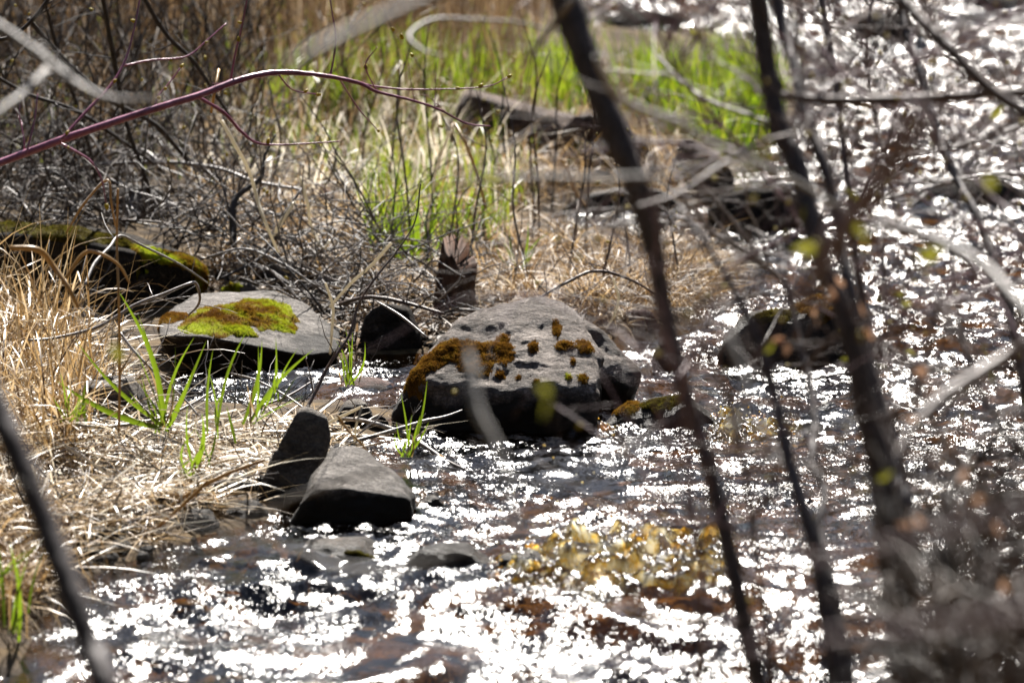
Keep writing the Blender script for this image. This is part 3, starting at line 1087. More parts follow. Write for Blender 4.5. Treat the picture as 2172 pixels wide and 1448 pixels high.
def branch(name, label, mat, pts, d0, d1, cat='branch', twigs=0, tl=(0.2, 0.5), tr=0.3, buds=0, leaves=0, seed=0, wob=0.0, k=10, up=0.5,
           extra=(), leaf='leaf', twig_mat=None, group=None, slim=1.0, depth=1, leaf_scale=1.0, bud_scale=1.0, span=(0.05, 0.97), kink=0.35):
    rs = np.random.default_rng(seed + 900)
    if mat in ('bark_grey', 'bark_pale') and d0 < 14:
        slim *= 0.62
    q = smooth_path(px_path(pts, d0, d1, wob, seed, slim), 7)
    path, rad = q[:, :3], q[:, 3]
    V, Q, T = tube(path, rad, k, seed, 0.22)
    org = path[np.argmin(path[:, 2])]
    if twigs or extra:
        o = bpy.data.objects.new(name, None)
        COL.objects.link(o)
        o.location = tuple(org)
        o.empty_display_size = 0.1
        obj('stem', V, [Q, T], mat, parent=o)
    else:
        o = obj(name, V, [Q, T], mat, org)
    tag(o, label, cat, group)
    tips = []
    for e in extra:                                     # side twigs seen in the photograph
        eq = smooth_path(px_path(e[0], e[1], e[2], 0.0, seed), 6)
        V, Q, T = tube(eq[:, :3], eq[:, 3], 6, seed + 3, 0.15)
        tw = obj('twig', V, [Q, T], twig_mat or mat, parent=o)
        d = eq[-1, :3] - eq[-2, :3]
        tips.append((tw, eq[-1, :3], d))
        for j in range(1, len(eq) - 1, 4):
            tips.append((tw, eq[j, :3], eq[j + 1, :3] - eq[j, :3] + rs.normal(0, 0.01, 3)))
    for j in range(twigs):
        i = int(np.clip(rs.uniform(*span), 0, 0.98) * (len(path) - 1))
        tan = path[i + 1] - path[i]
        tan = tan / np.linalg.norm(tan)
        if tan[2] < 0:
            tan = -tan
        dd = tan * 0.7 + rs.normal(0, 0.75, 3) * np.array([1, 0.8, 0.7]) + np.array([0, 0, up])
        bag, tp = grow_twig(rs, path[i], dd, rs.uniform(*tl), max(rad[i] * tr, 0.003 if path[i][1] < 16.2 else 0.0012), depth, 0.2, kink)
        tw = bag.obj('twig', twig_mat or mat, parent=o)
        tips += [(tw, a, b) for a, b in tp]
    if tips and buds:
        for j in range(buds):
            tw, a, b = tips[rs.integers(len(tips))]
            place(bud_mesh('bud'), 'bud', a, b, tw, rs.uniform(0.7, 1.3) * bud_scale)
    if tips and leaves:
        for j in range(leaves):
            tw, a, b = tips[rs.integers(len(tips))]
            place(leaf_mesh(leaf), 'leaf', a, np.asarray(b) + rs.normal(0, 0.5, 3) * np.linalg.norm(b), tw, rs.uniform(0.7, 1.4) * leaf_scale, 'Y')
    return o


# stems of the bushes between the camera and the stream
branch('sapling', 'thick dark out-of-focus stem slanting down the middle of the view', 'bark_stem',
       [(1170, -160, 66), (1200, 0, 66), (1250, 140, 64), (1300, 270, 62), (1345, 380, 56), (1385, 520, 46), (1410, 660, 38), (1450, 820, 34), (1500, 980, 34), (1545, 1160, 36),
        (1580, 1330, 40), (1610, 1460, 42), (1650, 1760, 46)], 12.6, 12.0, 'sapling', 10, (0.3, 0.8), 0.16, 8, 0, 1, 0.05, twig_mat='bark_brown')
branch('sapling', 'thick dark stem right of centre, widening towards the bottom edge', 'bark_stem',
       [(1590, -140, 40), (1612, 30, 44), (1630, 150, 44), (1650, 260, 46), (1690, 350, 48), (1715, 450, 46), (1745, 560, 46), (1785, 650, 46), (1815, 760, 48), (1840, 880, 54),
        (1870, 1000, 60), (1885, 1130, 66), (1910, 1280, 80), (1930, 1460, 92), (1950, 1760, 100)], 12.9, 12.2, 'sapling', 18, (0.3, 0.9), 0.13, 14, 1, 2, 0.05, twig_mat='bark_brown')
branch('sapling', 'slimmer dark stem running beside the widening one', 'bark_stem',
       [(1630, -100, 22), (1660, 60, 26), (1690, 150, 28), (1710, 250, 28), (1745, 340, 26), (1780, 480, 26), (1800, 600, 28), (1840, 760, 30), (1880, 900, 36), (1905, 1010, 40), (1925, 1150, 44), (1950, 1760, 50)],
       13.6, 12.4, 'sapling', 16, (0.3, 0.8), 0.2, 12, 0, 3, 0.05, twig_mat='bark_brown')
branch('sapling', 'thin dark stem crossing the bright water at the top right', 'bark_brown',
       [(1735, -60, 18), (1752, 60, 18), (1775, 180, 18), (1785, 280, 16), (1800, 400, 16), (1815, 540, 16), (1840, 700, 18), (1860, 860, 18), (1890, 1060, 18), (1920, 1300, 20), (1935, 1740, 24)], 14.4, 13.4, 'sapling', 18, (0.25, 0.8), 0.25, 16, 0, 4, 0.05)
branch('sapling', 'dark stem leaning right above the twig pile', 'bark_stem',
       [(1900, -60, 18), (1920, 50, 18), (1945, 130, 20), (1975, 230, 20), (1995, 300, 20), (2030, 380, 18), (2068, 450, 18), (2110, 560, 20), (2150, 700, 22), (2180, 900, 24), (2190, 1200, 26), (2200, 1740, 28)], 15.2, 13.8, 'sapling', 24, (0.2, 0.8), 0.25, 24, 3, 5, 0.05, twig_mat='bark_brown')
branch('bush_branch', 'brown branch slanting down to the right edge at the top', 'bark_brown',
       [(1860, -80, 22), (1905, -10, 26), (1960, 50, 28), (2030, 120, 28), (2100, 190, 28), (2190, 250, 28), (2330, 350, 30)], 12.6, 12.2, 'branch', 12, (0.2, 0.6), 0.2, 10, 0, 6, 0.05)
branch('sapling', 'dark knobbly stem between the two thick ones, low in the view', 'bark_stem',
       [(1440, 440, 12), (1500, 520, 14), (1560, 620, 16), (1610, 730, 20), (1645, 850, 24), (1668, 960, 26), (1695, 1050, 30), (1720, 1130, 34), (1745, 1250, 38), (1775, 1448, 48), (1810, 1760, 54)],
       12.6, 11.8, 'sapling', 12, (0.2, 0.6), 0.22, 0, 1, 7, 0.05, twig_mat='bark_brown')
branch('sapling', 'slender crooked dark stem beside the knobbly one', 'bark_stem',
       [(1660, 560, 10), (1690, 700, 14), (1715, 800, 16), (1728, 900, 18), (1722, 980, 20), (1748, 1040, 20), (1738, 1120, 22), (1765, 1240, 24), (1800, 1448, 30), (1830, 1760, 34)], 13.4, 12.4, 'sapling', 6, (0.2, 0.5), 0.3, 0, 0, 8, 0.05, twig_mat='bark_brown')
branch('bush_branch', 'pale grey blurred branch arching down the right edge', 'bark_grey',
       [(1860, 470, 18), (1930, 485, 24), (1990, 510, 32), (2080, 560, 40), (2140, 620, 44), (2200, 700, 50), (2300, 880, 55)], 10.8, 10.2, 'branch', 5, (0.2, 0.4), 0.25, 0, 4, 9, 0.05, twig_mat='bark_twig')
branch('bush_branch', 'grey-brown branch forking down left from the right edge', 'bark_brown',
       [(2260, 680, 34), (2130, 760, 32), (2050, 810, 30), (1980, 860, 26), (1925, 925, 16), (1890, 985, 8)], 11.0, 10.6, 'branch', 8, (0.2, 0.45), 0.3, 6, 4, 10, 0.05)
branch('sapling', 'nearly black stem slanting across the bottom left corner', 'bark_stem',
       [(-160, 560, 52), (-40, 790, 56), (30, 950, 58), (95, 1110, 60), (150, 1260, 60), (195, 1380, 62), (230, 1480, 66), (310, 1760, 72)], 10.2, 9.6, 'sapling', 0, seed=11, wob=0.05)
branch('bush_twig', 'pale curved twig hanging beside the top of the thick middle stem', 'bark_grey',
       [(1215, 0, 20), (1195, 25, 24), (1160, 70, 22), (1130, 115, 18), (1118, 180, 12), (1112, 245, 8)], 12.4, 12.9, 'twig', seed=12, k=8)
branch('bush_twig', 'pale grey twig curling back on itself at the top', 'bark_grey',
       [(1190, 70, 6), (1100, 48, 8), (1010, 42, 10), (930, 40, 13), (885, 58, 15), (868, 82, 15), (900, 108, 10), (940, 118, 6)], 13.4, 13.0, 'twig', seed=13, k=8)
branch('bush_branch', 'broad washed-out grey branch across the top left of centre', 'bark_grey',
       [(600, 140, 24), (680, 100, 36), (740, 70, 40), (830, 30, 42), (940, -20, 42), (1080, -90, 44)], 8.6, 8.8, 'branch', 0, seed=14)
branch('bush_branch', 'pale lichen-grey branch drooping at the upper left corner', 'bark_grey',
       [(-60, 20, 26), (10, 62, 28), (90, 120, 28), (150, 170, 28), (210, 203, 26), (270, 212, 20), (345, 208, 12)], 11.6, 11.2, 'branch', 2, (0.15, 0.3), 0.3, 0, 0, 15,
       extra=[([(100, 150, 20), (50, 200, 18), (-20, 250, 18)], 11.5, 11.3)])
branch('bush_branch', 'pale arched branch crossing behind the thick middle stem', 'bark_pale',
       [(1262, 120, 12), (1285, 165, 24), (1315, 208, 28), (1370, 236, 28), (1440, 262, 28), (1500, 300, 22), (1580, 335, 20), (1680, 380, 18), (1800, 450, 12)], 11.2, 11.6, 'branch', 3, (0.2, 0.4), 0.25, 0, 0, 16, twig_mat='bark_twig')
branch('bush_twig', 'washed-out grey twig lying level above the side channel', 'bark_grey',
       [(960, 395, 10), (1040, 380, 20), (1150, 376, 24), (1280, 378, 24), (1400, 372, 18), (1490, 360, 10)], 10.4, 10.2, 'twig', seed=17)
branch('bush_twig', 'pale smeared twig hanging in front of the boulder', 'bark_pale',
       [(940, -60, 3), (960, 300, 3), (984, 640, 4), (992, 735, 14), (1000, 780, 30), (1005, 825, 34), (1016, 875, 34), (1045, 930, 32), (1075, 1000, 28), (1086, 1080, 26), (1108, 1150, 18)], 9.6, 9.3, 'twig', seed=18)
branch('bush_twig', 'short pale bent twig right of the boulder', 'bark_pale',
       [(1440, 100, 3), (1480, 400, 3), (1530, 660, 10), (1550, 720, 22), (1572, 780, 26), (1588, 830, 26), (1570, 880, 24), (1548, 920, 12)], 10.0, 9.8, 'twig', seed=19)
branch('bush_twig', 'grey blurred twig sagging in front of the low wet rocks', 'bark_grey',
       [(-60, 1000, 3), (300, 1080, 3), (560, 1150, 8), (640, 1168, 18), (700, 1196, 22), (780, 1206, 22), (870, 1200, 20), (980, 1165, 16), (1090, 1110, 10)], 9.4, 9.2, 'twig', seed=20)
branch('bush_twig', 'grey blurred twig slanting up across the wedge-shaped rock', 'bark_grey',
       [(-60, 1240, 3), (300, 1180, 3), (560, 1082, 8), (620, 1055, 16), (690, 1030, 20), (760, 1008, 18), (860, 985, 8)], 10.6, 10.4, 'twig', seed=21)
branch('bush_branch', 'washed-out pinkish branch close to the lens right of centre', 'purple',
       [(1690, 640, 40), (1760, 530, 50), (1830, 430, 54), (1890, 340, 50), (1950, 230, 46)], 7.8, 7.6, 'branch', seed=23)
branch('bush_branch', 'level brown branch crossing the bright water at the right', 'bark_brown',
       [(1600, 190, 10), (1680, 205, 18), (1780, 214, 22), (1950, 210, 24), (2100, 200, 22), (2260, 192, 22)], 13.2, 12.8, 'branch', 12, (0.2, 0.6), 0.22, 8, 0, 24)
branch('bush_branch', 'blurred dark red branch lying level across the bottom right', 'purple',
       [(1560, 1375, 24), (1690, 1358, 36), (1900, 1334, 36), (2080, 1312, 34), (2300, 1285, 34)], 6.6, 6.4, 'branch', seed=25, slim=0.5)
branch('bush_branch', 'blurred dark red branch level above the bottom right tangle', 'purple',
       [(1660, 1195, 14), (1760, 1180, 26), (1900, 1150, 26), (2060, 1110, 24), (2260, 1060, 24)], 7.2, 7.0, 'branch', seed=26, slim=0.55)
branch('bush_twig', 'grey-brown twig sloping from the thick middle stem to the far water', 'bark_brown',
       [(1350, 440, 11), (1440, 410, 11), (1530, 350, 10), (1620, 300, 9), (1740, 280, 7), (1880, 300, 5)], 12.2, 12.9, 'twig', 3, (0.15, 0.4), 0.4, 4, 0, 27)
branch('bush_twig', 'smooth grey twig bowing across the grass tip of the spit', 'bark_grey',
       [(1395, 120, 6), (1448, 175, 9), (1500, 212, 9), (1570, 238, 9), (1640, 262, 7)], 14.0, 13.6, 'twig', seed=28, k=8)
branch('bush_twig', 'purple twig slanting down right across the far rapids', 'purple',
       [(1700, 60, 8), (1790, 160, 10), (1870, 240, 10), (1940, 300, 10), (2030, 345, 9), (2120, 430, 9), (2230, 500, 9)], 13.2, 12.6, 'twig', 6, (0.2, 0.45), 0.5, 10, 2, 29)
branch('bush_twig', 'long purple twig bending over the rapids with yellow buds', 'purple',
       [(1560, 560, 8), (1680, 500, 10), (1800, 470, 11), (1920, 490, 11), (2030, 540, 10), (2120, 640, 8), (2180, 760, 6)], 14.0, 13.2, 'twig', 8, (0.2, 0.45), 0.5, 14, 2, 30)
branch('bush_twig', 'brown twig rising through the rapids at the right edge', 'bark_brown',
       [(2200, 1000, 14), (2120, 900, 12), (2060, 780, 11), (2030, 640, 9), (2020, 520, 7), (2040, 400, 5)], 13.8, 14.4, 'twig', 9, (0.2, 0.4), 0.5, 10, 3, 31)
branch('bush_twig', 'dark twig arching left over the lower rapids', 'bark_dark',
       [(1990, 1300, 16), (1980, 1180, 14), (2010, 1060, 12), (2060, 960, 10), (2130, 880, 7)], 12.6, 13.2, 'twig', 8, (0.2, 0.5), 0.4, 0, 0, 32, twig_mat='bark_brown')

for k, (lab, mt, pts, d) in enumerate([
        ('fine purple twig spray entering at the top right corner', 'purple', [(2260, -20, 10), (2120, 40, 9), (1990, 110, 8), (1860, 150, 6), (1740, 160, 4)], 13.6),
        ('fine brown twig spray drooping below the level brown branch', 'bark_brown', [(2260, 230, 11), (2130, 280, 10), (1990, 320, 9), (1850, 330, 7), (1700, 300, 4)], 14.6),
        ('grey twig spray arching over the twig pile', 'bark_twig', [(2260, 380, 11), (2120, 370, 10), (1980, 395, 9), (1830, 440, 7), (1690, 520, 4)], 15.4),
        ('purple twig spray level with the boulder top at the right edge', 'purple', [(2260, 590, 12), (2140, 600, 10), (2020, 640, 8), (1900, 700, 6), (1800, 780, 4)], 14.2),
        ('brown twig spray at mid height by the right edge', 'bark_brown', [(2260, 800, 12), (2150, 780, 10), (2040, 790, 9), (1930, 770, 7), (1830, 700, 4)], 15.0),
        ('dark twig spray over the lower rapids at the right', 'bark_dark', [(2260, 960, 12), (2140, 960, 10), (2010, 1000, 8), (1890, 1010, 6), (1780, 980, 4)], 14.0),
        ('grey twig spray slanting up from the lower right', 'bark_twig', [(2260, 1180, 13), (2150, 1110, 11), (2060, 1020, 9), (1990, 910, 7), (1950, 800, 4)], 13.4),
        ('thin purple twig spray beside the thick middle stem', 'purple', [(1480, 1480, 12), (1490, 1300, 10), (1470, 1080, 8), (1440, 860, 6), (1400, 690, 4)], 12.2),
        ('brown twig spray between the middle stem and the knobbly stem', 'bark_brown', [(1640, 1480, 14), (1620, 1280, 12), (1590, 1080, 10), (1560, 900, 8), (1500, 730, 5)], 12.8),
        ('grey twig spray leaning over the side channel', 'bark_twig', [(1700, 640, 11), (1620, 560, 10), (1520, 500, 8), (1400, 470, 6), (1290, 480, 4)], 14.8),
        ('purple twig spray rising over the far grass tip', 'purple', [(1660, 420, 10), (1580, 320, 9), (1490, 220, 7), (1420, 120, 5), (1380, 10, 4)], 13.8),
        ('brown twig spray hanging from the top edge over the far rapids', 'bark_brown', [(1860, -60, 10), (1840, 80, 9), (1850, 220, 8), (1880, 340, 6), (1900, 450, 4)], 15.2)]):
    branch('twig_spray', lab, mt, pts, d, d - 0.4, 'twigs', 26, (0.2, 0.75), 0.6, 14, 1, 700 + k, 0.1, k=7, depth=2, up=0.2)

# the dense dead bush at the lower right
for k, (lab, x, y0, lean, mt) in enumerate([
        ('brown bush stem rising at the bottom right corner', 2140, 1180, 30, 'bark_brown'),
        ('dark bush stem left of the bottom right corner', 2040, 1120, -40, 'bark_dark'),
        ('grey twiggy stem crossing the bottom right tangle', 2100, 1200, -120, 'bark_grey'),
        ('short brown stem low at the bottom right', 1990, 1240, 60, 'bark_brown'),
        ('dark stem at the extreme right edge near the bottom', 2180, 1090, 20, 'bark_dark'),
        ('tall brown stem inside the bottom right tangle', 2070, 1060, 50, 'bark_brown'),
        ('dark crooked stem at the left side of the bottom right tangle', 1950, 1170, 90, 'bark_dark'),
        ('pale grey stem low in the bottom right corner', 2150, 1260, -90, 'bark_grey'),
        ('thick dark stem half out of the bottom right corner', 2190, 1230, -30, 'bark_dark')]):
    branch('sapling', lab, mt, [(x + lean, y0, 10), (x + lean * 0.6, y0 + 130, 18), (x + lean * 0.2, y0 + 280, 26), (x, 1500, 32), (x - 10, 1760, 36)], 10.4 + 0.25 * k, 10.2 + 0.2 * k, 'stem',
           26, (0.12, 0.42), 0.28, 0, 4, 40 + k, 0.05, leaf='dead_leaf', twig_mat=['bark_brown', 'bark_dark', 'bark_grey', 'bark_brown', 'bark_dark'][k % 5], span=(0.05, 0.75), leaf_scale=0.65)
branch('bush_twig', 'twig with a withered cluster of blurred orange-brown leaves', 'bark_brown',
       [(1700, 790, 10), (1740, 740, 10), (1790, 700, 9), (1860, 660, 8), (1910, 640, 6)], 12.6, 12.4, 'twig', 6, (0.06, 0.14), 0.5, 0, 14, 50, leaf='dead_leaf', leaf_scale=0.8)
branch('bush_twig', 'twig with pinkish withered leaves over the splash', 'bark_brown',
       [(1880, 900, 9), (1930, 850, 8), (1990, 830, 7), (2060, 840, 5)], 12.2, 12.0, 'twig', 5, (0.05, 0.12), 0.5, 0, 8, 51, leaf='dead_leaf', leaf_scale=0.7)
for k, (x, y, d, lab) in enumerate([(1168, 850, 9.4, 'lone twig tip with one big yellow-green leaf before the boulder'), (1840, 520, 11, 'short twig with a yellow-green leaf before the rapids'),
                                    (1862, 1030, 11, 'twig tip with a dim yellow leaf by the widening stem'), (240, 745, 11, 'twig tip with a faint yellow leaf over the sedge')]):
    branch('leafy_twig', lab, 'bark_brown', [(x + 4, y + 60, 4), (x + 2, y + 30, 4), (x, y, 3)], d, d, 'twig', extra=[([(x, y, 3), (x - 2, y - 16, 2)], d, d)], leaves=2, seed=60 + k, k=6, leaf_scale=0.9)

# red dogwood in focus above the left bank
branch('dogwood_branch', 'long arching magenta dogwood branch across the upper left', 'dogwood',
       [(-90, 380, 14), (0, 345, 16), (130, 297, 17), (300, 240, 16), (420, 203, 15), (490, 176, 14), (545, 160, 13), (600, 154, 12), (680, 160, 10), (760, 176, 9), (800, 195, 7), (870, 212, 6), (930, 232, 5), (990, 262, 4), (1040, 268, 3)],
       17.0, 17.6, 'branch', 5, (0.1, 0.3), 0.3, 34, 0, 70, extra=[
           ([(760, 176, 6), (800, 184, 5), (870, 190, 4), (980, 188, 3), (1040, 182, 3), (1075, 165, 2)], 17.5, 17.6),
           ([(420, 206, 9), (475, 240, 8), (510, 278, 7), (545, 303, 6), (600, 307, 4), (720, 300, 3)], 17.3, 17.5),
           ([(130, 297, 7), (180, 240, 6), (232, 185, 6), (265, 130, 5), (285, 60, 4), (300, -20, 4)], 17.0, 17.3),
           ([(262, 140, 5), (320, 128, 5), (395, 120, 4), (440, 85, 3), (480, 50, 3)], 17.2, 17.4),
           ([(488, 178, 6), (498, 120, 5), (512, 60, 4), (526, -10, 4)], 17.3, 17.3),
           ([(328, 238, 5), (335, 205, 4), (360, 175, 3), (382, 145, 3)], 17.2, 17.3),
           ([(130, 305, 6), (190, 340, 5), (215, 380, 4), (225, 430, 3)], 17.0, 17.0),
           ([(55, 330, 5), (72, 260, 4), (80, 200, 3)], 17.0, 17.1),
           ([(590, 158, 4), (620, 190, 3), (670, 200, 3)], 17.4, 17.5),
           ([(700, 165, 5), (712, 90, 4), (705, 30, 3), (697, -20, 3)], 17.5, 17.6),
           ([(720, 168, 3), (760, 230, 3), (800, 275, 2)], 17.5, 17.7),
           ([(800, 195, 3), (775, 140, 3), (800, 100, 2)], 17.5, 17.5)], bud_scale=1.1)

# twigs, driftwood and dead branches on the left bank
LB = [
    ('dead_branch', 'grey dead branch lying level beneath the dogwood', 'bark_twig', [(140, 362, 6), (200, 350, 8), (340, 344, 9), (420, 350, 8), (480, 362, 8), (540, 385, 8), (640, 402, 6)], 21.5, 21.0, 5),
    ('dead_branch', 'black forked branch stub standing in the twig tangle', 'bark_dark', [(585, 285, 4), (562, 330, 6), (552, 378, 9), (505, 415, 13), (494, 450, 15), (496, 520, 16)], 20.6, 20.4, 3),
    ('dead_branch', 'grey crooked branch hooking down over the mossy slab', 'bark_twig', [(60, 722, 6), (120, 716, 7), (210, 692, 8), (290, 645, 8), (350, 622, 7), (400, 602, 7), (416, 602, 7), (424, 630, 6), (418, 650, 5), (400, 668, 4)], 17.9, 18.2, 3),
    ('dead_twig', 'thin dark twig rising in a curve left of the boulder', 'bark_brown', [(650, 868, 9), (672, 825, 8), (700, 770, 7), (740, 712, 6), (762, 642, 5), (805, 578, 5), (842, 532, 4), (880, 470, 3), (892, 390, 3)], 17.9, 18.3, 5),
    ('driftwood', 'grey driftwood stick pointing right to the black wet stone', 'bark_twig', [(735, 940, 9), (790, 925, 9), (850, 908, 9), (900, 893, 8), (945, 883, 6), (980, 870, 4)], 17.6, 17.8, 3),
    ('driftwood', 'grey driftwood stick dipping its tip into the stream', 'bark_twig', [(720, 888, 8), (775, 893, 10), (850, 917, 11), (900, 945, 9), (945, 975, 7), (985, 994, 4)], 17.9, 17.35, 2),
    ('dead_twig', 'straight grey twig sloping down into the sedge', 'bark_twig', [(255, 705, 6), (285, 745, 6), (330, 790, 6), (390, 845, 5), (420, 880, 5)], 17.5, 17.3, 2),
    ('dead_twig', 'grey twig slanting from the pool to the leaning stone', 'bark_twig', [(492, 792, 4), (540, 805, 5), (600, 835, 5), (648, 868, 5)], 17.9, 17.6, 1),
    ('dead_twig', 'dark twig lying along the inlet shore', 'bark_brown', [(550, 862, 6), (610, 840, 5), (660, 810, 4)], 18.0, 18.2, 2),
    ('dead_branch', 'grey branch curving through the twig tangle above the pale stone', 'bark_twig', [(30, 420, 8), (120, 400, 9), (230, 330, 9), (300, 318, 8), (345, 350, 6)], 22.0, 21.5, 4),
    ('dead_branch', 'dark branch falling from the upper left through the tangle', 'bark_dark', [(60, 40, 10), (140, 130, 10), (230, 210, 11), (330, 265, 11), (400, 340, 10), (470, 380, 8)], 20.5, 21.5, 6),
    ('dead_branch', 'dark branch crossing upright behind the dogwood', 'bark_dark', [(215, -20, 10), (235, 90, 10), (250, 170, 10), (270, 270, 9), (310, 380, 9), (330, 470, 8)], 20.5, 21.0, 6),
    ('dead_branch', 'long dark branch slanting right from the top left', 'bark_dark', [(290, -30, 10), (350, 70, 10), (410, 130, 9), (450, 190, 8), (490, 250, 6)], 20.5, 20.9, 5),
    ('dead_branch', 'dark low branch reaching down to the smooth pale stone', 'bark_dark', [(640, 400, 6), (600, 460, 8), (560, 540, 8), (470, 590, 6)], 20.6, 20.2, 4),
    ('dead_branch', 'grey branch snaking across the dark mossy boulder', 'bark_grey', [(180, 605, 7), (200, 560, 8), (232, 525, 8), (255, 500, 6), (300, 520, 5), (380, 560, 5), (440, 600, 4)], 18.8, 19.4, 3),
    ('dead_branch', 'grey arching twig above the smooth pale stone', 'bark_grey', [(440, 545, 5), (520, 528, 6), (600, 560, 6), (660, 600, 5), (720, 640, 4)], 20.0, 19.8, 3),
    ('dead_twig', 'grey twig leaning on the dark rock beside the boulder', 'bark_twig', [(800, 640, 5), (850, 670, 6), (905, 715, 5)], 18.7, 18.5, 1),
    ('dead_branch', 'dark root-like branch lying over the dark rock', 'bark_brown', [(720, 645, 8), (780, 630, 9), (850, 640, 9), (940, 665, 6)], 19.6, 19.4, 3),
    ('dead_branch', 'dark twig arching over the dead grass behind the boulder', 'bark_brown', [(1130, 640, 5), (1200, 600, 7), (1260, 575, 7), (1330, 590, 6), (1420, 640, 4)], 19.6, 19.9, 5),
    ('dead_branch', 'dark stem lying across the far corner at top left', 'bark_dark', [(-30, 90, 9), (30, 75, 9), (80, 30, 9), (120, -30, 9)], 19.5, 19.5, 3),
    ('dead_branch', 'dark branch sloping through the shade at the left edge', 'bark_dark', [(-30, 150, 9), (60, 200, 9), (160, 235, 9), (260, 300, 9), (330, 350, 7)], 20.2, 21.2, 6),
    ('dead_branch', 'thin black branch dropping behind the pale branch', 'bark_dark', [(90, -20, 8), (120, 100, 8), (165, 230, 8), (200, 360, 7), (215, 480, 6)], 20.8, 21.3, 5),
    ('dead_branch', 'grey branch lying low across the sedge bank', 'bark_twig', [(100, 880, 6), (200, 905, 8), (330, 890, 8), (400, 860, 6), (450, 830, 5)], 17.2, 17.5, 2),
]
for k, (nm, lab, mt, pts, d0, d1, tw) in enumerate(LB):
    branch(nm, lab, mt, pts, d0, d1, 'twig' if 'twig' in nm else ('driftwood' if nm == 'driftwood' else 'branch'), tw, (0.08, 0.3), 0.4, 3 if mt == 'bark_dark' else 0, 0, 100 + k, k=8,
           twig_mat='bark_dark' if mt == 'bark_dark' else None)

# bleached reed stalks that stand out singly
ST = [
    ('bleached reed stalk with a broken tip beneath the dogwood', [(470, 256, 8), (500, 310, 8), (528, 362, 8), (545, 420, 8), (562, 470, 7), (590, 535, 6)], 20.2),
    ('short white stalk standing above the dogwood branch', [(464, 148, 8), (456, 190, 7), (448, 238, 6)], 18.6),
    ('white crooked stalk right of the black forked stub', [(636, 375, 7), (652, 430, 7), (660, 480, 6), (684, 525, 6), (700, 510, 5)], 20.3),
    ('short white stick leaning beside the rotten stump', [(624, 428, 9), (600, 465, 9), (580, 500, 8)], 20.4),
    ('white stalk upright among the dry grass', [(862, 272, 7), (850, 310, 8), (856, 350, 7), (856, 380, 5)], 22.5),
    ('broken straw stalk bent over in front of the slanting rock', [(958, 300, 7), (962, 262, 8), (985, 300, 7), (1005, 350, 7), (1020, 400, 6), (1030, 440, 5)], 21.2),
    ('pale stalk kinked low beside the broken one', [(958, 275, 5), (930, 340, 6), (915, 420, 6), (905, 500, 6)], 21.0),
    ('long pale stalk sloping right above the black stump', [(830, 515, 7), (790, 560, 7), (745, 600, 7), (700, 650, 6)], 19.6),
    ('pale forked stalk dipping into the inlet', [(690, 600, 5), (706, 650, 7), (704, 700, 6), (700, 750, 5)], 19.1),
    ('thin upright tan stalk in front of the sedge', [(250, 400, 5), (248, 520, 5), (252, 640, 6), (254, 780, 6), (252, 915, 6)], 17.0),
    ('drooping tan leaf stalk at the left edge', [(20, 525, 10), (80, 530, 14), (110, 560, 12), (145, 610, 10), (165, 650, 8)], 16.6),
    ('bent tan stalk arching over the mossy dark boulder', [(140, 590, 8), (175, 540, 9), (205, 535, 8), (250, 560, 6), (275, 600, 5)], 16.8),
    ('kinked straw standing in an inverted V left of centre', [(140, 495, 4), (180, 430, 5), (228, 382, 5), (236, 430, 5), (245, 480, 4)], 17.2),
    ('stout straw stalk slanting across the straw bank', [(250, 1165, 10), (300, 1120, 10), (380, 1060, 9), (470, 1010, 8), (560, 975, 7)], 16.5),
    ('pale straw stalk running down to the stream edge', [(268, 1180, 8), (320, 1130, 8), (400, 1060, 8), (440, 1020, 7)], 16.4),
    ('bleached stalk lying over the leaning stone top', [(690, 900, 7), (730, 880, 7), (768, 862, 6)], 17.2),
    ('bent bleached stalk over the wedge-shaped rock', [(768, 862, 5), (756, 900, 5), (752, 935, 5)], 17.2),
    ('thin straw curving down the sunlit face of the wedge-shaped rock', [(715, 880, 5), (740, 915, 5), (770, 945, 4), (795, 985, 3)], 16.9),
    ('curved white stalk on the dead grass behind the boulder', [(1300, 590, 5), (1312, 630, 6), (1304, 665, 6), (1290, 690, 5)], 19.5),
    ('pale stalk lying over the grassy spit', [(1210, 470, 6), (1270, 520, 7), (1330, 560, 6), (1400, 585, 5)], 21.3),
    ('tan stalk leaning before the pale flat stone', [(1200, 350, 7), (1218, 400, 8), (1245, 440, 6)], 22.0),
]
for k, (lab, pts, d) in enumerate(ST):
    q = smooth_path(px_path(pts, d, d, 0.15, 300 + k), 5)
    V, Q, T = tube(q[:, :3], q[:, 3], 7, k, 0.12)
    o = obj('reed_stalk', V, [Q, T], 'straw' if 'tan' in lab or 'straw' in lab.split()[1] else 'straw_pale', q[np.argmin(q[:, 2]), :3])
    tag(o, lab, 'stalk', 'single dead stalks on the banks')

# thin leafless shoots standing in the grass
SH = [(790, 20, 420), (835, 0, 450), (870, 60, 560), (905, 30, 470), (1000, 40, 350), (1030, 140, 440), (1075, 60, 430), (1125, 20, 470), (1160, 110, 520), (1185, 90, 440), (1250, 100, 520),
      (1010, 190, 600), (965, 210, 560), (1100, 180, 600), (1300, 300, 640), (740, 20, 330), (690, 10, 300), (640, 40, 330), (918, 400, 600), (1225, 250, 590), (1345, 380, 640), (1420, 320, 620)]
nth = ['first', 'second', 'third', 'fourth', 'fifth', 'sixth', 'seventh', 'eighth', 'ninth', 'tenth', 'eleventh', 'twelfth', 'thirteenth', 'fourteenth', 'fifteenth', 'sixteenth',
       'seventeenth', 'eighteenth', 'nineteenth', 'twentieth', 'twenty-first', 'twenty-second']
order = {x: nth[i] for i, x in enumerate(sorted(a for a, b, c in SH))}
seen = set()
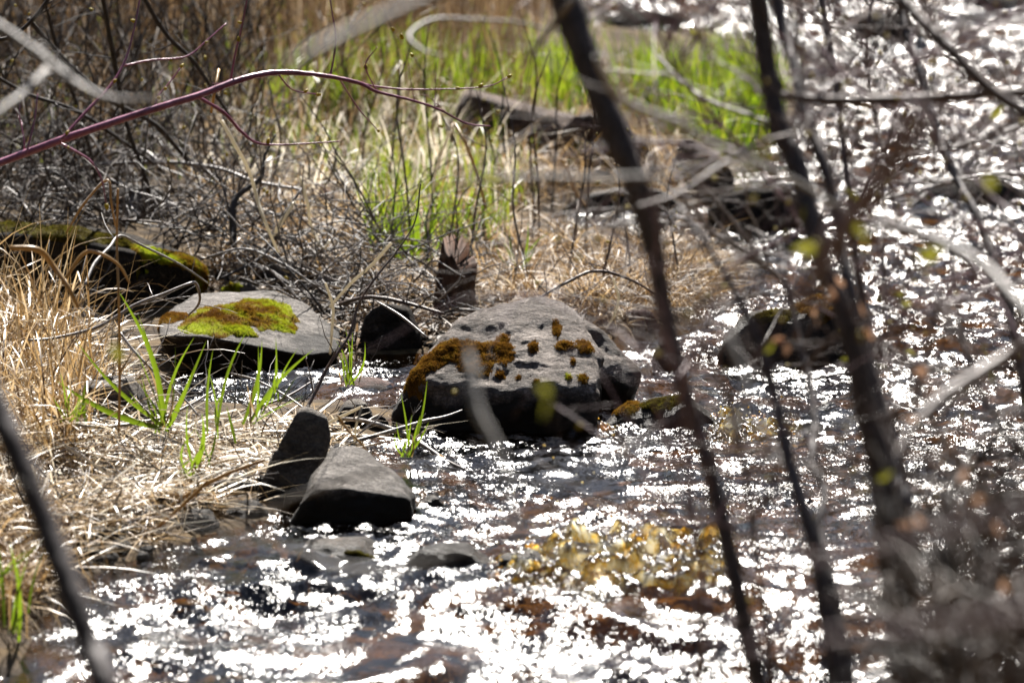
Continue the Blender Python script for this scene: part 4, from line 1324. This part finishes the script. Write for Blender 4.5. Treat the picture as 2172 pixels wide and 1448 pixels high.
for k, (x, y0, y1) in enumerate(SH):
    rs = np.random.default_rng(400 + k)
    b = on_ground(np.array(float(x)), np.array(float(y1)))
    d = b[1]
    dx = rs.normal(0, 26, 4)
    o = branch('shoot', '', 'bark_brown' if k % 3 else 'bark_dark', [(x + dx[0], y1 + 6, 6), (x + dx[1] * .3, y1 + (y0 - y1) * .35, 5), (x + dx[2] * .5, y1 + (y0 - y1) * .7, 4), (x + dx[3], y0, 2)], d, d + rs.uniform(-.3, .3), 'shoot',
               rs.integers(1, 4), (0.06, 0.2), 0.6, 3, 0, 420 + k, k=6, group='leafless shoots on the grassy bank')
    w = order[x]
    if x in seen:
        x += 1
    seen.add(x)
    o['label'] = f'thin dark leafless shoot in the grass, {w} from the left in the row'

# rotten stumps
for lab, x, yb, yt, w in [('dark brown rotten stump standing behind the boulder', 958, 668, 468, 92), ('short broken dark stump beside the white crooked stalk', 668, 470, 362, 60)]:
    b = on_ground(np.array(float(x)), np.array(float(yb)))
    sc = b[1] / FPX
    n, k = 18, 36
    h = (yb - yt) * sc
    ang = np.linspace(0, 2 * np.pi, k, endpoint=False)
    V = []
    top = 0.74 + 0.20 * np.cos(ang - 2.4) + 0.10 * noise3(np.stack([np.cos(ang) * 3.1, np.sin(ang) * 3.1, ang * 0 + x], -1), 7) * 1.6
    for i in range(n):
        t = i / (n - 1)
        r = w * sc / 2 * (0.78 + 0.75 * (1 - t) ** 3)
        for j in range(k):
            zz = t * h * (1 if t < 0.6 else 1) * min(1.0, top[j] + 0.1) - 0.05
            rr = r * (1 + 0.10 * math.sin(ang[j] * 3 + 1.0 + 2 * t) + 0.03 * math.sin(ang[j] * 11 + 2 * t))
            V.append((b[0] + rr * math.cos(ang[j]) + 0.03 * t * t, b[1] + rr * math.sin(ang[j]), b[2] + zz))
    V = np.array(V)
    V[:, :2] += 0.012 * fbm3(V * 22, 3, 9)[:, None]
    i = np.arange(n - 1)[:, None] * k
    j = np.arange(k)[None, :]
    Q = np.stack([i + j, i + (j + 1) % k, i + k + (j + 1) % k, i + k + j], -1).reshape(-1, 4)
    V = np.vstack([V, [[b[0], b[1], b[2] + h * 0.5]]])
    jj = np.arange(k)
    T = np.stack([(n - 1) * k + jj, (n - 1) * k + (jj + 1) % k, np.full(k, len(V) - 1)], -1)
    tag(obj('tree_stump', V, [Q, T], 'stump', b), lab, 'stump')


# ------------------------------------------------------------------ single sedge blades
def blade_mesh(base, tip, width, bow, seed, fold=0.35):
    rs = np.random.default_rng(seed)
    n = 9
    t = np.linspace(0, 1, n)
    base, tip = np.asarray(base), np.asarray(tip)
    ax = tip - base
    L = np.linalg.norm(ax)
    side = np.cross(ax / L, np.array([0, 1, 0]))
    side /= np.linalg.norm(side)
    p = base + ax * t[:, None] + side * (bow * L * np.sin(np.pi * t))[:, None] + np.array([0, 1, 0]) * (rs.uniform(-0.1, 0.1) * L * np.sin(np.pi * t))[:, None]
    yaw = rs.uniform(-0.7, 0.7)
    wv = side * math.cos(yaw) + np.array([0, 1, 0]) * math.sin(yaw)
    up = np.cross(ax / L, wv)
    w = width / 2 * np.clip(1.15 * (1 - t ** 2.2), 0.03, 1) * (0.6 + 0.4 * np.clip(t * 4, 0, 1))
    V = np.vstack([p - wv * w[:, None], p + up * (w * fold)[:, None], p + wv * w[:, None]])
    i = np.arange(n - 1)
    Q = np.vstack([np.stack([i, i + n, i + n + 1, i + 1], -1), np.stack([i + n, i + 2 * n, i + 2 * n + 1, i + n + 1], -1)])
    return V, Q


TUFTS = [
    ('tall green sedge tuft with a blade reaching past the tan stalk', 17.25, (345, 930), [((350, 900), (250, 615), 15), ((342, 900), (292, 665), 12), ((350, 905), (160, 720), 11), ((345, 910), (118, 806), 17),
                                                                   ((345, 910), (412, 715), 9), ((365, 900), (438, 722), 11), ((352, 915), (408, 788), 15), ((340, 920), (300, 790), 9), ((355, 930), (372, 735), 6)]),
    ('green sedge tuft leaning over the pool before the slab', 17.15, (500, 930), [((462, 900), (530, 690), 9), ((515, 900), (556, 722), 12), ((530, 895), (666, 740), 12), ((555, 880), (584, 716), 7), ((545, 885), (548, 730), 6),
                                                                     ((440, 920), (452, 740), 9), ((462, 930), (440, 780), 7), ((500, 940), (480, 860), 8), ((590, 850), (586, 715), 5)]),
    ('short yellow-green sedge tuft below the tall one', 16.9, (410, 990), [((405, 1010), (428, 875), 14), ((412, 1000), (398, 860), 7), ((440, 990), (462, 880), 6), ((400, 1000), (440, 930), 6)]),
    ('small green sedge tuft low on the left bank', 17.2, (140, 880), [((140, 890), (128, 790), 9), ((145, 890), (152, 820), 10), ((138, 890), (110, 840), 7), ((150, 895), (170, 838), 8), ((182, 895), (182, 812), 12)]),
    ('slim green sedge blades rising before the boulder', 17.35, (868, 965), [((868, 965), (850, 832), 6), ((870, 968), (906, 806), 7), ((872, 965), (892, 880), 6), ((866, 965), (874, 878), 4)]),
    ('pair of thin green blades in the inlet left of the boulder', 18.4, (740, 815), [((738, 815), (731, 690), 5), ((743, 812), (748, 704), 6), ((734, 816), (728, 742), 4)]),
    ('green sedge drooping over the water at the lower left edge', 15.4, (20, 1330), [((40, 1360), (20, 1150), 12), ((25, 1340), (60, 1180), 9), ((10, 1330), (-10, 1120), 11), ((60, 1300), (100, 1150), 7), ((-20, 1240), (95, 1140), 8)]),
    ('broad yellow-green sedge tuft behind the rotten stump', 20.9, (880, 560), [((870, 560), (830, 390), 16), ((880, 560), (855, 420), 14), ((890, 560), (890, 400), 16), ((865, 565), (800, 430), 12), ((900, 560), (940, 410), 12), ((875, 560), (770, 470), 12),
                                                                     ((895, 560), (915, 380), 11), ((860, 560), (815, 500), 13)]),
    ('bright green sedge tuft right of the rotten stump', 21.2, (1010, 530), [((1010, 535), (985, 420), 12), ((1015, 535), (1030, 400), 11), ((1005, 535), (960, 450), 11), ((1020, 535), (1050, 440), 10)]),
    ('yellow-green blades at the foot of the dead grass spit', 20.6, (1105, 560), [((1100, 570), (1080, 480), 8), ((1108, 570), (1120, 470), 8), ((1110, 570), (1140, 510), 7)]),
]
for k, (lab, d, bp, blades) in enumerate(TUFTS):
    root = bpy.data.objects.new('sedge_tuft', None)
    COL.objects.link(root)
    bb = P(bp[0], bp[1], d)
    root.location = tuple(bb)
    tag(root, lab, 'sedge', 'green sedge tufts')
    for j, (a, t, w) in enumerate(blades):
        rs = np.random.default_rng(k * 40 + j)
        V, Q = blade_mesh(P(a[0], a[1], d + rs.uniform(-.05, .05)), P(t[0], t[1], d + rs.uniform(-.15, .15)), 0.8 * w * d / FPX, rs.uniform(-0.07, 0.07), k * 50 + j)
        obj('blade', V, Q, 'blade', parent=root)
    for j in range(7):                                   # thin young and withered blades between the big ones
        rs = np.random.default_rng(k * 90 + j + 5000)
        a, t, w = blades[rs.integers(len(blades))]
        f = rs.uniform(0.35, 0.85)
        tx = a[0] + (t[0] - a[0]) * f + rs.normal(0, 28)
        V, Q = blade_mesh(P(a[0] + rs.normal(0, 9), a[1] + 4, d + rs.uniform(-.08, .08)), P(tx, a[1] + (t[1] - a[1]) * f, d + rs.uniform(-.15, .15)), rs.uniform(3, 6) * d / FPX, rs.uniform(-0.15, 0.15), k * 50 + j + 700)
        obj('blade', V, Q, 'straw' if j < 2 else 'blade', parent=root)


# ------------------------------------------------------------------ grasses and litter
def in_poly(px, py, poly):
    inside = np.zeros(px.shape, bool)
    n = len(poly)
    for i in range(n):
        ax, ay = poly[i]
        bx, by = poly[(i + 1) % n]
        inside ^= ((ay > py) != (by > py)) & (px < (bx - ax) * (py - ay) / ((by - ay) or 1e-9) + ax)
    return inside


def sample(poly, n, clump=0.0, seed=0, dry=True):
    """root points on the bank inside an outline"""
    rs = np.random.default_rng(seed)
    poly = np.array(poly, float)
    lo, hi = poly.min(0), poly.max(0)
    out = np.zeros((0, 3))
    while len(out) < n:
        px = rs.uniform(lo[0], hi[0], n * 2)
        py = rs.uniform(lo[1], hi[1], n * 2)
        ok = in_poly(px, py, poly)
        if clump:
            c = noise2(px / 70, py / 40, seed + 5)
            ok &= rs.uniform(0, 1, len(px)) < np.clip(0.5 + clump * c * 2, 0.02, 1)
        p = on_ground(px[ok], py[ok])
        if dry:
            p = p[signed_dist(p[:, 0], p[:, 1]) > 0.01]
        p = p[clear_of_stones(p)]
        out = np.vstack([out, p])
    return out[:n]


def ribbons(base, L, W, phi0, phi1, az, rs, seg=5, kink=0.0, twist=1.0):
    """curved blades: lean runs from phi0 at the root to phi1 at the tip (radians from upright)"""
    n = len(base)
    t = np.linspace(0, 1, seg + 1)
    phi = phi0[:, None] + (phi1 - phi0)[:, None] * t[None] ** 1.3
    if kink:
        has = rs.uniform(0, 1, n) < kink
        at = rs.uniform(0.3, 0.8, n)
        phi = phi + np.where((t[None] > at[:, None]) & has[:, None], rs.uniform(0.6, 2.0, n)[:, None], 0)
    st = (L / seg)[:, None]
    hx = np.concatenate([np.zeros((n, 1)), np.cumsum(np.sin(phi[:, 1:]) * st, 1)], 1)
    hz = np.concatenate([np.zeros((n, 1)), np.cumsum(np.cos(phi[:, 1:]) * st, 1)], 1)
    d = np.stack([np.cos(az), np.sin(az), az * 0], -1)
    yaw = az + np.pi / 2 + rs.uniform(-1, 1, n) * twist
    s = np.stack([np.cos(yaw), np.sin(yaw), rs.uniform(-.5, .5, n)], -1)
    p = base[:, None, :] + d[:, None, :] * hx[..., None]
    p[..., 2] += hz
    w = W[:, None] / 2 * np.clip(1.1 - t[None] ** 1.8, 0.12, 1)
    A = p - s[:, None, :] * w[..., None]
    B = p + s[:, None, :] * w[..., None]
    V = np.stack([A, B], 2).reshape(-1, 3)
    k = np.arange(n)[:, None] * (seg + 1) * 2 + np.arange(seg)[None] * 2
    k = k.ravel()
    return V, np.stack([k, k + 1, k + 3, k + 2], -1)


def clear_of_stones(p):
    ok = np.ones(len(p), bool)
    for cx, cy, rx, ry in FOOT:
        dy = p[:, 1] - cy
        ok &= ((p[:, 0] - cx) / rx) ** 2 + (np.where(dy < 0, dy / (ry + 0.16), dy / ry)) ** 2 > 1
    return ok


def field(name, label, poly, n, L, W, lean0, lean1, mat, seed, clump=0.3, kink=0.0, seg=5, az=None, dry=True, twist=1.0, lift=0.0):
    rs = np.random.default_rng(seed)
    b = sample(poly, n, clump, seed, dry)
    if lift:
        b[:, 2] += rs.uniform(0, lift, n)
    a = rs.uniform(0, 2 * np.pi, n) if az is None else rs.normal(az[0], az[1], n)
    V, Q = ribbons(b, rs.uniform(*L, n), rs.uniform(*W, n), rs.uniform(*lean0, n), rs.uniform(*lean1, n), a, rs, seg, kink, twist)
    o = obj(name, V, Q, mat)
    return tag(o, label, 'grass', kind='stuff')


field('green_grass', 'bright green grass on the far bank and the tip of the spit',
      [(560, 280), (700, 220), (900, 180), (1180, 180), (1320, 200), (1500, 190), (1650, 200), (1685, 260), (1560, 340), (1450, 310), (1300, 270), (1000, 270), (800, 290), (600, 320)], 2500, (0.16, 0.40), (0.005, 0.012), (0, 0.35), (0.1, 0.9), 'green_grass', 501, 1.5)
field('dry_reeds', 'dead brown stems mixed through the green grass', [(560, 260), (900, 170), (1200, 170), (1500, 190), (1660, 200), (1690, 260), (1450, 310), (900, 290), (600, 320)], 1700, (0.12, 0.36), (0.003, 0.008), (0, 0.6), (0.2, 1.6), 'reed', 514, 0.6, 0.3)
field('green_grass', 'thin green shoots among the dead stems on the left bank', [(-100, 60), (900, 60), (1000, 240), (760, 420), (400, 420), (200, 400), (-100, 350)], 900, (0.12, 0.28), (0.003, 0.007), (0, 0.3), (0.1, 0.7), 'green_grass', 502, 0.8)
field('green_grass', 'green grass round the sedge tufts by the stump', [(740, 420), (1060, 380), (1100, 500), (1000, 600), (800, 560)], 430, (0.12, 0.30), (0.004, 0.008), (0, 0.3), (0.1, 0.8), 'green_grass', 503, 0.7)
field('dry_reeds', 'tall brown dead reeds along the far bank', [(-400, 40), (-400, -420), (1150, -420), (1180, -40), (1190, 50), (900, 110), (600, 150), (300, 200), (-400, 200)], 8000, (0.4, 0.95), (0.004, 0.009), (0, 0.25), (0.0, 0.6), 'reed', 504, 0.4, 0.15)
field('dry_reeds', 'sparse brown reed stems among the tangled branches', [(-200, 0), (1150, 40), (1100, 300), (700, 380), (-200, 440)], 3800, (0.25, 0.65), (0.003, 0.007), (0, 0.3), (0.0, 0.9), 'reed', 505, 0.6, 0.2)
field('dry_grass', 'tan dead grass lying over the middle of the bank', [(380, 330), (560, 270), (900, 230), (1350, 200), (1480, 330), (1430, 440), (1150, 440), (1000, 480), (700, 520), (450, 480)], 5600, (0.12, 0.42), (0.003, 0.007), (0.2, 1.3), (1.0, 2.4), 'dry_grass', 506, 0.5, 0.25, 6)
field('dry_grass', 'tan dead grass draped over the spit behind the boulder', [(900, 500), (1000, 510), (1180, 535), (1380, 530), (1555, 575), (1570, 610), (1430, 690), (1300, 700), (1050, 640), (980, 560)], 5200, (0.1, 0.36), (0.0025, 0.006), (0.3, 1.4), (1.2, 2.4), 'dry_grass', 507, 0.4, 0.25, 6)
field('straw_litter', 'pale dead straw matted over the near left bank', [(-250, 620), (60, 640), (300, 850), (400, 925), (690, 915), (760, 925), (690, 1010), (540, 1070), (300, 1130), (150, 1190), (20, 1240), (-250, 1300)], 4300, (0.08, 0.36), (0.0028, 0.0075), (1.15, 1.62), (1.3, 2.0), 'straw', 508, 0.3, 0.25, 5, lift=0.05)
field('straw_litter', 'straw and dead leaves hanging over the lower left shore', [(-250, 1040), (60, 1060), (120, 1200), (40, 1300), (-250, 1345)], 1500, (0.12, 0.40), (0.003, 0.009), (0.2, 1.2), (1.2, 2.6), 'straw', 509, 0.3, 0.3, 6)
field('straw_litter', 'stout bleached straw stalks scattered on the near left bank', [(-200, 660), (120, 700), (400, 930), (690, 920), (740, 940), (640, 1040), (300, 1150), (100, 1220), (-200, 1290)], 650, (0.12, 0.42), (0.005, 0.009), (1.0, 1.6), (1.2, 1.9), 'straw_pale', 511, 0.3, 0.3, 5, lift=0.08)
field('leaf_litter', 'brown leaf and straw litter on the dark shore behind the slab', [(280, 600), (640, 560), (1000, 600), (1330, 640), (1320, 700), (900, 745), (720, 765), (400, 640)], 2600, (0.03, 0.16), (0.004, 0.012), (0.9, 1.6), (1.2, 2.0), 'reed', 512, 0.3, 0.2, 4, lift=0.03)
field('dry_grass', 'dead grass hanging over the shore stones behind the inlet', [(420, 480), (900, 500), (1000, 620), (880, 700), (700, 640), (480, 580)], 1500, (0.1, 0.3), (0.0025, 0.006), (0.4, 1.4), (1.2, 2.4), 'dry_grass', 513, 0.6, 0.25, 6)
field('straw_litter', 'broken straw and mud round the foot of the leaning stone', [(330, 1060), (480, 1010), (700, 990), (760, 930), (800, 960), (700, 1090), (560, 1125), (400, 1140), (280, 1180)], 520, (0.05, 0.24), (0.0028, 0.006), (1.1, 1.6), (1.3, 1.8), 'straw', 515, 0.3, 0.2, 4, lift=0.02)
field('straw_litter', 'dead upright straw along the left edge', [(-200, 640), (120, 700), (260, 850), (150, 1000), (-200, 1050)], 1100, (0.2, 0.55), (0.003, 0.009), (0, 0.7), (0.3, 2.2), 'straw', 510, 0.3, 0.35, 7)


def pebbles(name, label, poly, n, size, mat, seed, dry=True):
    rs = np.random.default_rng(seed)
    b = sample(poly, n, 0.6, seed, dry)
    U, F = ico(2)
    Vs, Fs = [], []
    for i in range(n):
        r = rs.uniform(*size) * rs.uniform(0.5, 1.0)
        sc = np.array([1, rs.uniform(0.6, 1), rs.uniform(0.4, 0.75)]) * r
        a = rs.uniform(0, 6.28)
        q = U * (1 + 0.45 * noise3(U * 1.3 + i * 7.1, seed)[:, None]) * sc
        q = np.stack([q[:, 0] * math.cos(a) - q[:, 1] * math.sin(a), q[:, 0] * math.sin(a) + q[:, 1] * math.cos(a), q[:, 2]], -1)
        Vs.append(q + b[i] + np.array([0, 0, sc[2] * 0.3]))
        Fs.append(F + i * len(U))
    return tag(obj(name, np.vstack(Vs), np.vstack(Fs), mat), label, 'pebbles', kind='stuff')


pebbles('gravel', 'grey pebbles along the near straw shore', [(100, 1180), (300, 1080), (480, 1020), (700, 900), (800, 880), (820, 910), (720, 1000), (560, 1110), (300, 1190), (150, 1260)], 170, (0.012, 0.05), 'rock', 800, False)
pebbles('gravel', 'dark pebbles on the shore behind the slab', [(420, 600), (760, 570), (1000, 640), (930, 740), (720, 765), (640, 700)], 130, (0.012, 0.05), 'dark_rock', 801, False)
pebbles('gravel', 'brown pebbles under the shallow water below the bank', [(150, 1250), (500, 1120), (700, 1060), (900, 1000), (1000, 1080), (800, 1250), (400, 1330)], 160, (0.015, 0.06), 'wet_rock', 802, False)


def twig_field(name, label, poly, n, L, r, mat, seed, lean=(0.6, 1.6), lift=0.2, dry=True):
    rs = np.random.default_rng(seed)
    b = sample(poly, n, 0.4, seed, dry)
    Vs, Qs, Ts, c = [], [], [], 0
    for i in range(n):
        l = rs.uniform(*L)
        az, ph = rs.uniform(0, 2 * np.pi), rs.uniform(*lean)
        d = np.array([math.cos(az) * math.sin(ph), math.sin(az) * math.sin(ph), math.cos(ph)])
        p = [b[i] + np.array([0, 0, rs.uniform(0, lift)])]
        for s_ in range(6):
            d = d + rs.normal(0, 0.22, 3)
            d /= np.linalg.norm(d)
            p.append(p[-1] + d * l / 6)
        V, Q, T = tube(np.array(p), rs.uniform(*r) * np.linspace(1, 0.4, 7), 5)
        Vs.append(V)
        Qs.append(Q + c)
        Ts.append(T + c)
        c += len(V)
    o = obj(name, np.vstack(Vs), [np.vstack(Qs), np.vstack(Ts)], mat)
    return tag(o, label, 'twigs', kind='stuff')


field('dead_stalks', 'bleached broken stalks standing through the dead grass', [(420, 330), (700, 280), (930, 260), (920, 360), (1100, 400), (1080, 460), (700, 520), (480, 450)], 560, (0.2, 0.55), (0.004, 0.009), (0.0, 1.2), (0.2, 1.8), 'straw_pale', 516, 0.5, 0.5, 5)
field('green_grass', 'scattered green shoots through the dead grass', [(560, 330), (1050, 280), (1150, 440), (760, 470)], 420, (0.12, 0.32), (0.004, 0.008), (0, 0.4), (0.1, 0.8), 'green_grass', 517, 1.6)
twig_field('twig_litter', 'tangle of dark and grey dead twigs over the left bank', [(-150, 330), (300, 330), (560, 400), (760, 470), (900, 600), (700, 700), (420, 640), (200, 560), (-150, 600)], 800, (0.15, 0.6), (0.0015, 0.0045), 'twig_mass', 601)
twig_field('twig_litter', 'dark fallen branches heaped in the shade of the left bank', [(-150, 380), (350, 360), (520, 460), (420, 600), (-150, 600)], 210, (0.25, 0.8), (0.002, 0.006), 'thicket', 607, (0.5, 1.6), 0.2)
twig_field('twig_litter', 'thicket of dark dead twigs at the upper left', [(-200, 60), (560, 60), (560, 360), (300, 470), (-200, 470)], 900, (0.3, 1.0), (0.0015, 0.006), 'thicket', 602, (0.1, 1.3), 0.3)
twig_field('twig_litter', 'fine twig litter among the straw of the near bank', [(-100, 650), (260, 700), (420, 880), (740, 880), (640, 1040), (300, 1150), (-100, 1150)], 340, (0.08, 0.4), (0.001, 0.003), 'twig_mass', 603, (0.7, 1.7), 0.06)
twig_field('twig_litter', 'twig litter in the dead grass behind the boulder', [(900, 560), (1100, 520), (1400, 520), (1540, 600), (1400, 690), (1000, 690)], 220, (0.08, 0.35), (0.001, 0.003), 'twig_mass', 604, (0.3, 1.7), 0.08)
twig_field('twig_litter', 'roots and dark twigs along the shore behind the slab', [(440, 560), (760, 560), (1000, 620), (940, 720), (720, 740), (560, 640)], 260, (0.1, 0.45), (0.0015, 0.005), 'twig_mass', 606, (0.8, 1.7), 0.1)
twig_field('twig_litter', 'pile of dead twigs on the dark stone at the right', [(1880, 380), (2260, 360), (2260, 460), (1900, 460)], 160, (0.1, 0.4), (0.0015, 0.004), 'twig_mass', 605, (0.6, 1.7), 0.12, False)
print('tris', sum(sum(len(p.vertices) - 2 for p in o.data.polygons) for o in COL.objects if o.type == 'MESH' and len(o.data.polygons) < 400), len(COL.objects))


# ------------------------------------------------------------------ unseen trees: far wood mirrored in water, the rest added to block sky light
def wood(name, label, seed, spots, mat_leaf='wood_leaf'):
    rs = np.random.default_rng(seed)
    bag = Bag()
    LV = []
    for x, y, h in spots:
        z0 = float(ground_z(np.array([x]), np.array([y]))[0])
        p = np.array([[x, y, z0 - 0.3], [x + rs.normal(0, .2), y, z0 + h * .3], [x + rs.normal(0, .4), y, z0 + h * .65], [x + rs.normal(0, .6), y, z0 + h]])
        q = smooth_path(p, 4)
        bag.add(*tube(q, np.linspace(h * 0.014, 0.03, len(q)), 7))
        n = 420
        t = rs.uniform(0.18, 1.0, n)
        rad = h * 0.2 * np.sqrt(np.clip(1.05 - t, 0.02, 1)) * np.sqrt(rs.uniform(0.05, 1, n))
        a = rs.uniform(0, 2 * np.pi, n)
        c = np.stack([x + rad * np.cos(a), y + rad * np.sin(a), z0 + t * h + rs.normal(0, .3, n)], -1)
        u = rs.normal(0, 1, (n, 3))
        u /= np.linalg.norm(u, axis=1)[:, None]
        w = np.cross(u, rs.normal(0, 1, (n, 3)))
        w /= np.linalg.norm(w, axis=1)[:, None]
        sz = rs.uniform(0.25, 0.6, n)[:, None]
        LV.append(np.stack([c - u * sz, c + w * sz * .6, c + u * sz, c - w * sz * .6], 1).reshape(-1, 3))
    LV = np.vstack(LV)
    Q = np.arange(len(LV)).reshape(-1, 4)
    V = np.vstack(bag.V)
    o = obj(name, np.vstack([V, LV]), [np.vstack(bag.Q), np.vstack(bag.T), Q + len(V)], mat_leaf)
    return tag(o, label, 'wood', kind='stuff')


M['wood_leaf'] = plant_mat('evergreen_spray', [(0, (0.012, 0.018, 0.008)), (1, (0.035, 0.045, 0.02))], 0.8, 0.2, 0.1)
rs = np.random.default_rng(77)
wood('wood', 'dark evergreen wood beyond the bend of the stream', 78, [(x + rs.normal(0, .6), 52 + rs.uniform(0, 14) + 0.01 * x * x, rs.uniform(10, 15)) for x in np.linspace(-34, 34, 40)])
wood('wood', 'unseen evergreens added behind the viewpoint to block sky light', 79, [(x + rs.normal(0, .6), -9 - rs.uniform(0, 10) + 0.010 * x * x, rs.uniform(15, 21)) for x in np.linspace(-26, 26, 34)])  # this and the next three are added out of view to cut sky light
wood('wood', 'unseen evergreens added left of the stream to block sky light', 80, [(-13 - rs.uniform(0, 8), y, rs.uniform(14, 20)) for y in np.linspace(-4, 44, 30)])
wood('wood', 'unseen evergreens added right of the stream to block sky light', 81, [(13 + rs.uniform(0, 8), y, rs.uniform(14, 20)) for y in np.linspace(-4, 44, 30)])
wood('wood', 'unseen evergreens added close beside the viewpoint to block sky light', 82, [(sx * (2.6 + rs.uniform(0, 5)), rs.uniform(-5, 8.5), rs.uniform(12, 16)) for sx in (-1, 1) for i in range(11)])  # added beside the camera to darken faces turned towards it


# dead brush on the near bank, at the lower right of the view
rs = np.random.default_rng(91)
bag = Bag()
for i in range(260):
    st = P(rs.uniform(1900, 2300), rs.uniform(1180, 1560), rs.uniform(9.8, 11.6))
    az, ph = rs.uniform(0, 6.28), rs.uniform(0.1, 1.4)
    d = np.array([math.cos(az) * math.sin(ph), math.sin(az) * math.sin(ph), math.cos(ph)])
    p = [st]
    for k in range(5):
        d = d + rs.normal(0, 0.2, 3)
        d /= np.linalg.norm(d)
        p.append(p[-1] + d * rs.uniform(0.02, 0.06))
    bag.add(*tube(np.array(p), rs.uniform(0.002, 0.006) * np.linspace(1, 0.5, 6), 5))
M['brush'] = plant_mat('brush_bark', [(0, (0.02, 0.014, 0.01)), (0.7, (0.07, 0.048, 0.034)), (1, (0.2, 0.17, 0.15))], 0.6, 0.4, 0.0)
tag(bag.obj('brush', 'brush'), 'dense dead brown brush at the lower right corner', 'brush', kind='stuff')
